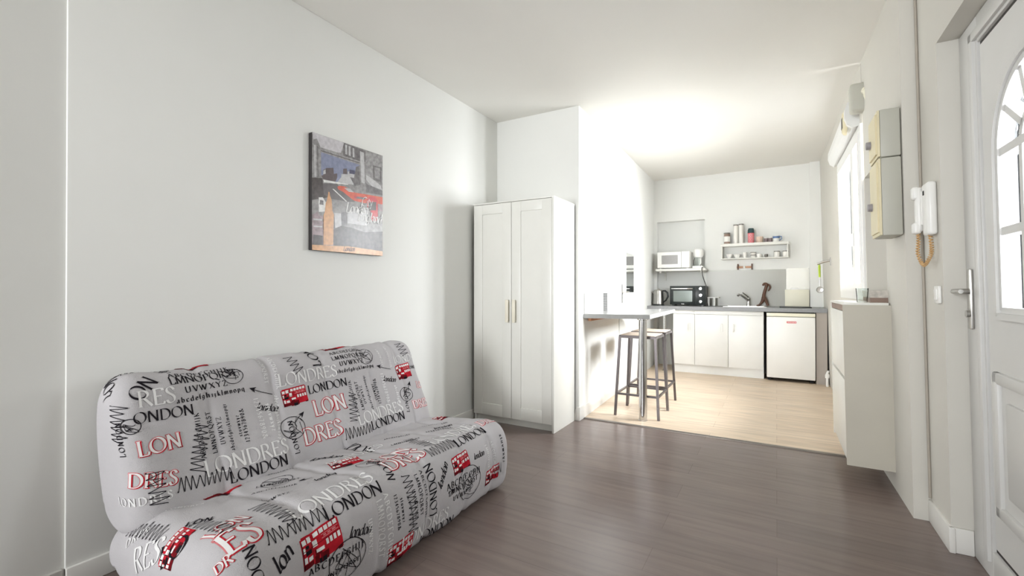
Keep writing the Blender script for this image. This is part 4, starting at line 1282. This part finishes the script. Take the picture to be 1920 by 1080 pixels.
PRINT_BUS = [
    ('B', 1.338, 0.564, -0.13, 0.139, 0.09), ('B', 0.96, 0.258, -0.19, 0.128, 0.035), ('B', 1.674, 0.294, -0.0, 0.15, 0.085), 
    ('B', 2.1, 0.564, -0.05, 0.132, 0.096), ('S', 0.97, 0.924, 0.11, 0.163, 0.115), ('S', 1.792, 0.894, 0.04, 0.144, 0.09), 
    ('S', 1.324, 0.51, -0.39, 0.143, 0.146), ('S', 1.75, 0.204, -0.16, 0.152, 0.118), ('S', 0.934, 0.27, -0.04, 0.15, 0.149), 
    ('S', 2.206, 0.396, -0.83, 0.106, 0.079), ('S', 1.354, 1.11, -0.0, 0.15, 0.036), ('S', 2.068, 1.05, 0.16, 0.115, 0.087), 
    ('S', 0.652, 0.54, -1.11, 0.107, 0.073), 
]
PRINT_ZIGZAG = [
    ('B', 0.858, 0.768, 1.056, 0.786, 0.045), ('B', 0.972, 0.54, 0.918, 0.72, 0.045), ('B', 1.41, 0.318, 1.44, 0.408, 0.045), 
    ('B', 1.728, 0.558, 1.68, 0.714, 0.045), ('B', 1.62, 0.786, 1.8, 0.792, 0.045), ('S', 0.874, 0.774, 1.09, 0.78, 0.045), 
    ('S', 1.474, 0.774, 1.474, 1.02, 0.045), ('S', 1.678, 0.75, 1.9, 0.75, 0.045), ('S', 1.768, 0.504, 1.72, 0.69, 0.045), 
    ('S', 0.94, 0.552, 0.958, 0.75, 0.045), ('S', 0.79, 0.444, 0.796, 0.66, 0.045), ('B', 2.178, 0.318, 2.196, 0.414, 0.045), 
    ('B', 0.78, 0.672, 0.78, 0.798, 0.045), ('B', 0.774, 0.252, 0.828, 0.252, 0.045), ('B', 0.882, 0.246, 0.906, 0.282, 0.045), 
    ('B', 0.708, 0.408, 0.69, 0.552, 0.045), ('S', 0.712, 0.168, 0.724, 0.384, 0.045), ('S', 2.098, 1.032, 2.218, 0.996, 0.045), 
]
PRINT_RING = [
    ('B', 1.356, 0.66, 0.057), ('B', 1.146, 0.366, 0.042), ('B', 1.89, 0.372, 0.054), ('B', 2.124, 0.654, 0.048), ('S', 1.144, 0.96, 0.078), 
    ('S', 1.426, 0.606, 0.051), ('S', 1.912, 0.96, 0.09), ('B', 0.756, 0.498, 0.03), ('S', 1.162, 0.36, 0.059), 
]
PRINT_ARROW = [
    ('B', 1.308, 0.486, 1.206, 0.438), ('B', 2.064, 0.48, 1.962, 0.444), ('B', 1.368, 0.642, 1.428, 0.6), ('B', 2.154, 0.636, 2.184, 0.582), 
    ('S', 1.738, 0.948, 1.786, 0.948), ('S', 1.24, 0.48, 1.192, 0.462), 
]

def densify(pts, step):
    out = [pts[0]]
    for a, c in zip(pts, pts[1:]):
        n = max(1, int(math.ceil(math.hypot(c[0] - a[0], c[1] - a[1]) / step)))
        out += [(a[0] + (c[0] - a[0]) * k / n, a[1] + (c[1] - a[1]) * k / n) for k in range(1, n + 1)]
    return out


def on_cloth(bb, C, quads, s0, t0, ang, sc_, lift, mi):
    """lay flat quads (x right, y up) on the cloth at (s0, t0), turned by ang; long quads are cut so that they follow it"""
    ca, sa = cos(ang), sin(ang)
    for q in quads:
        q = [(x * sc_, y * sc_) for x, y in q]
        n = max(1, int(math.ceil(max(math.dist(q[0], q[1]), math.dist(q[2], q[3])) / .014)))
        m = max(1, int(math.ceil(max(math.dist(q[0], q[3]), math.dist(q[1], q[2])) / .014)))
        vs = []
        for j in range(m + 1):
            for i in range(n + 1):
                u, v = i / n, j / m
                x = (q[0][0] * (1 - u) + q[1][0] * u) * (1 - v) + (q[3][0] * (1 - u) + q[2][0] * u) * v
                y = (q[0][1] * (1 - u) + q[1][1] * u) * (1 - v) + (q[3][1] * (1 - u) + q[2][1] * u) * v
                vs.append(C(s0 + x * ca - y * sa, t0 - (x * sa + y * ca), lift))
        fs = [(j * (n + 1) + i, j * (n + 1) + i + 1, (j + 1) * (n + 1) + i + 1, (j + 1) * (n + 1) + i) for j in range(m) for i in range(n)]
        bb.add(vs, fs, mi, True)


def snap(a):
    for v in (0, pi / 2, -pi / 2):
        if abs(a - v) < .17:
            return v + (a - v) * .25
    return a


def rect(x0, x1, y0, y1, sk=0.0):
    return ((x0, y0 + sk * x0), (x1, y0 + sk * x1), (x1, y1 + sk * x1), (x0, y1 + sk * x0))


def print_bus(bb, C, s, t, a, wd, ht):
    """double decker bus in loose brush style, 1 wide and 0.78 high; colours 3 red, 4 dark red, 2 white, 1 black"""
    k = .08
    rnd = random.Random(int(s * 1000))
    Q = lambda L_, lift, mi: on_cloth(bb, C, L_, s, t, a, wd, lift, mi)
    h = max(.35, min(.82, ht / wd)) / .82
    r4 = lambda x0, x1, y0, y1: rect(x0, x1, y0 * h, y1 * h, k)
    Q([r4(.02, .98, .06, .78), r4(.06, .95, .78, .82)], .0012, 3)
    Q([r4(.02, .30, .06, .16), r4(.30, .62, .02, .22), r4(.34, .46, .22, .36), r4(.86, .96, .04, .10)], .0016, 4)
    Q([r4(.40, .56, .0, .12), r4(.10, .26, .36, .46), r4(.12, .20, .5, .58)], .0019, 1)
    w_ = [r4(.05 + .0, .15, .62, .74), r4(.18, .30, .62, .76)]
    w_ += [r4(.36 + i * .12, .36 + i * .12 + .095, .66, .77) for i in range(5)]
    w_ += [r4(.58 + i * .1, .58 + i * .1 + .065, .33, .46) for i in range(4)]
    w_ += [r4(.05, .12, .2, .34), r4(.15, .27, .2, .3), r4(.30, .40, .44, .60), r4(.36, .52, .28, .36), r4(.04, .10, .44, .56)]
    Q(w_, .0021, 2)
    Q([r4(.50, .94, .52, .54), r4(.50, .94, .605, .62), r4(.55, .62, .555, .59), r4(.66, .74, .555, .59), r4(.78, .88, .555, .59)], .0021, 5)
    Q([r4(.02, .98, .47, .485), r4(.02, .28, .16, .18)], .0023, 4)
    Q([r4(.035, .05, .08, .7), r4(.28, .292, .2, .74)], .0023, 1)


def print_all(bb, C, key):
    for c, txt, sty, s, t, a, ln in PRINT_TEXT:
        if c != key:
            continue
        a = snap(a)
        if sty == 's':
            q, adv = text_ribbons(txt, .16, .05, False, .35, 0, -.02, True)
            on_cloth(bb, C, q, s, t, a, ln / adv, .0019, 1)
            continue
        small = ln / max(1, len(txt)) < .03
        q, adv = text_ribbons(txt, .19 if small else .15, .07 if small else .035, track=.27 if small and sty != 'r' else .04)
        if sty == 'r':
            q2, _ = text_ribbons(txt, .16, .05, True, 0, .11)
            on_cloth(bb, C, q2, s, t, a, ln / adv, .0013, 5)
            q3, _ = text_ribbons(txt, .15, .04, True, 0, .06)
            on_cloth(bb, C, q3, s + .003, t + .002, a, ln / adv, .0016, 3)
            q, _ = text_ribbons(txt, .17, .05)
        on_cloth(bb, C, q, s, t, a, ln / adv, .0019 if sty == 'k' else .0022, 1 if sty == 'k' else 2)
    for c, s, t, a, wd, ht in PRINT_BUS:
        if c == key:
            print_bus(bb, C, s, t, snap(a) if abs(a) < .4 else 0, min(.16, max(.13, wd)), min(.115, max(.09, ht)))
    rnd = random.Random(11)
    for c, s1, t1, s2, t2, amp in PRINT_ZIGZAG:
        if c != key:
            continue
        L_ = math.hypot(s2 - s1, t2 - t1)
        a = math.atan2(-(t2 - t1), s2 - s1)
        n = max(6, int(L_ / .011))
        pts = []
        for i in range(n + 1):
            pts.append((L_ * i / n + (rnd.random() - .5) * .006, (amp if i % 2 else -.1 * amp) * (.65 + .35 * rnd.random())))
            pts.append((pts[-1][0] + .003, pts[-1][1] + (.003 if i % 2 else -.002)))
        on_cloth(bb, C, poly_ribbon(smooth(pts, 3), .0028), s1, t1, a, 1, .0024, 1)
    for c, s, t, r in PRINT_RING:
        if c != key:
            continue
        pts = [(r * (1 + .08 * sin(2 * k / 9)) * cos(2 * pi * k / 36 + .4), r * .92 * sin(2 * pi * k / 36 + .4)) for k in range(39)]
        on_cloth(bb, C, poly_ribbon(pts, .0028), s, t, 0, 1, .0024, 1)
        for k in range(3):
            pts = [(rnd.uniform(-r, r) * .8, rnd.uniform(-r, r) * .8) for _ in range(5)]
            on_cloth(bb, C, poly_ribbon(smooth(pts, 6), .0024), s, t, 0, 1, .0024, 1)
    for c, s1, t1, s2, t2 in PRINT_ARROW:
        if c != key:
            continue
        L_ = math.hypot(s2 - s1, t2 - t1)
        a = math.atan2(-(t2 - t1), s2 - s1)
        on_cloth(bb, C, poly_ribbon([(0, 0), (L_ * .5, .003), (L_, 0)], .003) + [((L_ + .004, 0), (L_ - .028, .013), (L_ - .02, 0), (L_ - .02, 0)), ((L_ + .004, 0), (L_ - .02, 0), (L_ - .02, 0), (L_ - .028, -.013))], s1, t1, a, 1, .0024, 1)


sofa = thing('sofa_bed', (-1.85, 1.53, 0), 'armless grey sofa bed covered in red bus and city lettering print', 'sofa')
CLOTH = ['cloth', 'print_black', 'print_white', 'print_red', 'print_dark_red', 'print_pale_red']
for nm, C, key in (('backrest', CB, 'B'), ('seat', CS, 'S')):
    b = MB()
    ext = .26
    ya, yb = C.y0 + C.r - C.r * pi / 2 - ext, C.y1 - C.r + C.r * pi / 2 + ext
    ns, nt_ = int((yb - ya) / .011), int(C.T / .011)
    vs = [C(ya + (yb - ya) * i / ns, C.T * j / nt_) for i in range(ns + 1) for j in range(nt_)]
    fs = [(i * nt_ + j, (i + 1) * nt_ + j, (i + 1) * nt_ + (j + 1) % nt_, i * nt_ + (j + 1) % nt_) for i in range(ns) for j in range(nt_)]
    b.add(vs, fs, 0, True)
    print_all(b, C, key)
    b.build(nm, CLOTH, sofa)
for y in (SY0 + .2, SY1 - .2):
    for x in (-2.15, -1.55):
        b = MB(); b.lathe((x, y, 0), [(.022, 0), (.024, .005), (.024, .05)], 0, 16)
        b.build('leg', 'black_plastic', sofa)

# ------------------------------------------------------------------ canvas print on the left wall
for n_, c_ in (('art_grey', (150, 147, 146)), ('art_sky', (205, 202, 206)), ('art_stone', (156, 154, 154)), ('art_pale', (196, 195, 196)), ('art_shade', (118, 114, 116)),
               ('art_dark', (84, 77, 76)), ('art_blue', (140, 146, 172)), ('art_brown', (104, 94, 96)), ('art_navy', (84, 84, 108)), ('art_road', (106, 100, 101)),
               ('art_white', (232, 231, 229)), ('art_orange', (214, 92, 66)), ('art_red', (204, 66, 72)), ('art_mauve', (160, 142, 146)), ('art_tan', (216, 164, 116))):
    mat(n_, c_, 0.27, var=0.3 if n_ in ('art_grey', 'art_stone', 'art_shade', 'art_dark', 'art_mauve') else 0.14, scale=48, spec=0.5)
PW = [
    ('art_grey', [(0, 1.0), (1.0, 1), (1, 0), (0, 0)]),
    ('art_sky', [(0, 1.0), (0.408, 0.999), (0.332, 0.891), (0.109, 0.89), (0.017, 0.936)]),
    ('art_stone', [(0.006, 0.934), (0.058, 0.956), (0.105, 0.889), (0.112, 0.625), (0, 0.607)]),
    ('art_pale', [(0.022, 0.894), (0.042, 0.896), (0.048, 0.626), (0.029, 0.622)]),
    ('art_shade', [(0.059, 0.891), (0.072, 0.891), (0.078, 0.625), (0.065, 0.623)]),
    ('art_dark', [(0, 0.612), (0.128, 0.628), (0.147, 0.486), (0.251, 0.484), (0, 0.422)]),
    ('art_blue', [(0.109, 0.851), (0.638, 0.841), (0.614, 0.647), (0.146, 0.603), (0.111, 0.658)]),
    ('art_brown', [(0.115, 0.648), (0.137, 0.657), (0.138, 0.702), (0.17, 0.718), (0.175, 0.725), (0.269, 0.744), (0.275, 0.692), (0.32, 0.703), (0.32, 0.665), (0.285, 0.608), (0.146, 0.603)]),
    ('art_pale', [(0.137, 0.663), (0.14, 0.696), (0.167, 0.712), (0.169, 0.674)]),
    ('art_pale', [(0.375, 0.68), (0.378, 0.709), (0.464, 0.72), (0.467, 0.748), (0.564, 0.759), (0.568, 0.688), (0.545, 0.637), (0.321, 0.625)]),
    ('art_brown', [(0.397, 0.712), (0.402, 0.76), (0.452, 0.772), (0.46, 0.722)]),
    ('art_navy', [(0.49, 0.769), (0.567, 0.774), (0.568, 0.738), (0.487, 0.731)]),
    ('art_shade', [(0.497, 0.7), (0.554, 0.703), (0.583, 0.81), (0.632, 0.831), (0.644, 0.652), (0.565, 0.628)]),
    ('art_stone', [(0.105, 0.889), (0.641, 0.877), (0.642, 0.839), (0.106, 0.85)]),
    ('art_dark', [(0.106, 0.865), (0.642, 0.861), (0.642, 0.855), (0.106, 0.86)]),
    ('art_shade', [(0.399, 0.997), (0.725, 0.989), (0.735, 0.886), (0.641, 0.875), (0.4, 0.881)]),
    ('art_pale', [(0.427, 0.986), (0.455, 0.986), (0.458, 0.899), (0.43, 0.899)]),
    ('art_pale', [(0.474, 0.984), (0.503, 0.984), (0.506, 0.896), (0.477, 0.897)]),
    ('art_pale', [(0.532, 0.979), (0.557, 0.978), (0.56, 0.892), (0.535, 0.894)]),
    ('art_pale', [(0.64, 0.971), (0.701, 0.968), (0.715, 0.675), (0.664, 0.679)]),
    ('art_sky', [(0.399, 0.995), (0.412, 0.998), (0.372, 0.899), (0.327, 0.892)]),
    ('art_stone', [(0.725, 0.989), (1.0, 1), (0.999, 0.681), (0.737, 0.666)]),
    ('art_shade', [(0.838, 0.875), (0.979, 0.881), (0.981, 0.729), (0.846, 0.733)]),
    ('art_stone', [(0.866, 0.861), (0.957, 0.865), (0.958, 0.751), (0.871, 0.756)]),
    ('art_pale', [(0.736, 0.764), (0.829, 0.742), (0.959, 0.7), (0.999, 0.656), (0.829, 0.668), (0.737, 0.715)]),
    ('art_shade', [(0.737, 0.678), (0.999, 0.649), (1.0, 0.605), (0.738, 0.593)]),
    ('art_road', [(0.129, 0.584), (0.321, 0.608), (0.376, 0.564), (0.566, 0.497), (0.567, 0.449), (0.452, 0.468), (0.234, 0.464), (0.147, 0.486)]),
    ('art_white', [(0.254, 0.554), (0.268, 0.558), (0.455, 0.471), (0.44, 0.466)]),
    ('art_white', [(0.137, 0.618), (0.469, 0.631), (0.469, 0.625), (0.146, 0.595)]),
    ('art_orange', [(0.321, 0.585), (0.354, 0.598), (0.413, 0.602), (0.507, 0.584), (0.566, 0.568), (0.705, 0.574), (0.83, 0.579), (1, 0.586), (1, 0.514), (0.706, 0.488), (0.557, 0.49), (0.395, 0.55), (0.331, 0.563)]),
    ('art_pale', [(0.413, 0.587), (0.498, 0.594), (0.556, 0.567), (0.479, 0.562)]),
    ('art_shade', [(0.586, 0.535), (0.726, 0.542), (0.716, 0.523), (0.566, 0.515)]),
    ('art_red', [(0.556, 0.537), (0.595, 0.537), (0.596, 0.522), (0.556, 0.519)]),
    ('art_grey', [(0, 0.422), (0.567, 0.479), (0.568, 0.378), (0, 0.292)]),
    ('art_white', [(0.08, 0.455), (0.13, 0.462), (0.173, 0.423), (0.157, 0.343), (0.082, 0.329)]),
    ('art_shade', [(0.097, 0.435), (0.139, 0.435), (0.14, 0.396), (0.089, 0.396)]),
    ('art_mauve', [(0, 0.298), (0.04, 0.313), (0.065, 0.332), (0.09, 0.302), (0.136, 0.302), (0.138, 0.052), (0.003, 0.043)]),
    ('art_pale', [(0.016, 0.267), (0.124, 0.273), (0.124, 0.259), (0.017, 0.254)]),
    ('art_pale', [(0.017, 0.207), (0.125, 0.212), (0.125, 0.201), (0.017, 0.196)]),
    ('art_dark', [(0.015, 0.131), (0.131, 0.129), (0.132, 0.046), (0.006, 0.044)]),
    ('art_pale', [(0.279, 0.345), (0.369, 0.35), (0.38, 0.241), (0.29, 0.21)]),
    ('art_dark', [(0.268, 0.197), (0.38, 0.241), (0.511, 0.236), (0.71, 0.211), (1, 0.242), (1, 0.045), (0.27, 0.044)]),
    ('art_shade', [(0.378, 0.357), (0.443, 0.376), (0.458, 0.248), (0.38, 0.241)]),
    ('art_pale', [(0.457, 0.365), (0.748, 0.447), (0.75, 0.276), (0.458, 0.272)]),
    ('art_red', [(0.747, 0.533), (0.799, 0.562), (0.873, 0.572), (0.917, 0.543), (0.923, 0.367), (0.887, 0.332), (0.823, 0.332), (0.811, 0.417), (0.752, 0.46)]),
    ('art_dark', [(0.764, 0.501), (0.895, 0.525), (0.892, 0.442), (0.769, 0.425)]),
    ('art_mauve', [(0.921, 0.512), (1, 0.51), (1, 0.44), (0.927, 0.443)]),
    ('art_tan', [(0.14, 0.05), (0.141, 0.308), (0.157, 0.341), (0.168, 0.417), (0.185, 0.447), (0.195, 0.487), (0.203, 0.522), (0.216, 0.521), (0.225, 0.486), (0.244, 0.455), (0.256, 0.36), (0.274, 0.328), (0.266, 0.058)]),
    ('art_tan', [(0, 0.043), (0.485, 0.061), (1, 0.045), (1, 0.0), (0, 0)]),
]
names = sorted({p[0] for p in PW})
pic = thing('canvas_print', (XL, 1.995, 1.72), 'glossy city street canvas with orange cars and tan clock tower above the sofa', 'picture')
PY_A, PY_B, PZ_A, PZ_B, PXF = 1.715, 2.262, 1.384, 2.068, XL + .034
b = MB(); b.box(XL + .001, PXF - .0005, PY_A, PY_B, PZ_A, PZ_B, bev=.004)
b.build('stretcher', 'canvas_edge', pic)
b = MB()
tri = __import__('mathutils').geometry.tessellate_polygon
for i, (m_, pts) in enumerate(PW):
    v3 = [Vector((PXF + .0001 * i * .35, PY_A + u * (PY_B - PY_A), PZ_A + v * (PZ_B - PZ_A))) for u, v in pts]
    b.add(v3, tri([v3]), names.index(m_))
for txt, (u0, v0), (u1, v1), m_, wm_ in (('London', (.43, .37), (.76, .385), 'art_white', .2), ('England', (.60, .31), (.97, .315), 'art_white', .18), ('City', (.66, .455), (.83, .47), 'art_white', .12), ('London', (.40, .015), (.56, .02), 'art_dark', .16)):
    q, adv = text_ribbons(txt, wm_, .05, False, .3, 0, -.02, True)
    y0, z0, y1, z1 = PY_A + u0 * (PY_B - PY_A), PZ_A + v0 * (PZ_B - PZ_A), PY_A + u1 * (PY_B - PY_A), PZ_A + v1 * (PZ_B - PZ_A)
    k = math.hypot(y1 - y0, z1 - z0) / adv
    a = math.atan2(z1 - z0, y1 - y0)
    for qd in q:
        v3 = [Vector((PXF + .003, y0 + k * (x * cos(a) - y * sin(a)), z0 + k * 1.15 * (x * sin(a) + y * cos(a)))) for x, y in qd]
        b.add(v3, [(0, 1, 2, 3)], names.index(m_))
b.build('printed_face', names, pic)
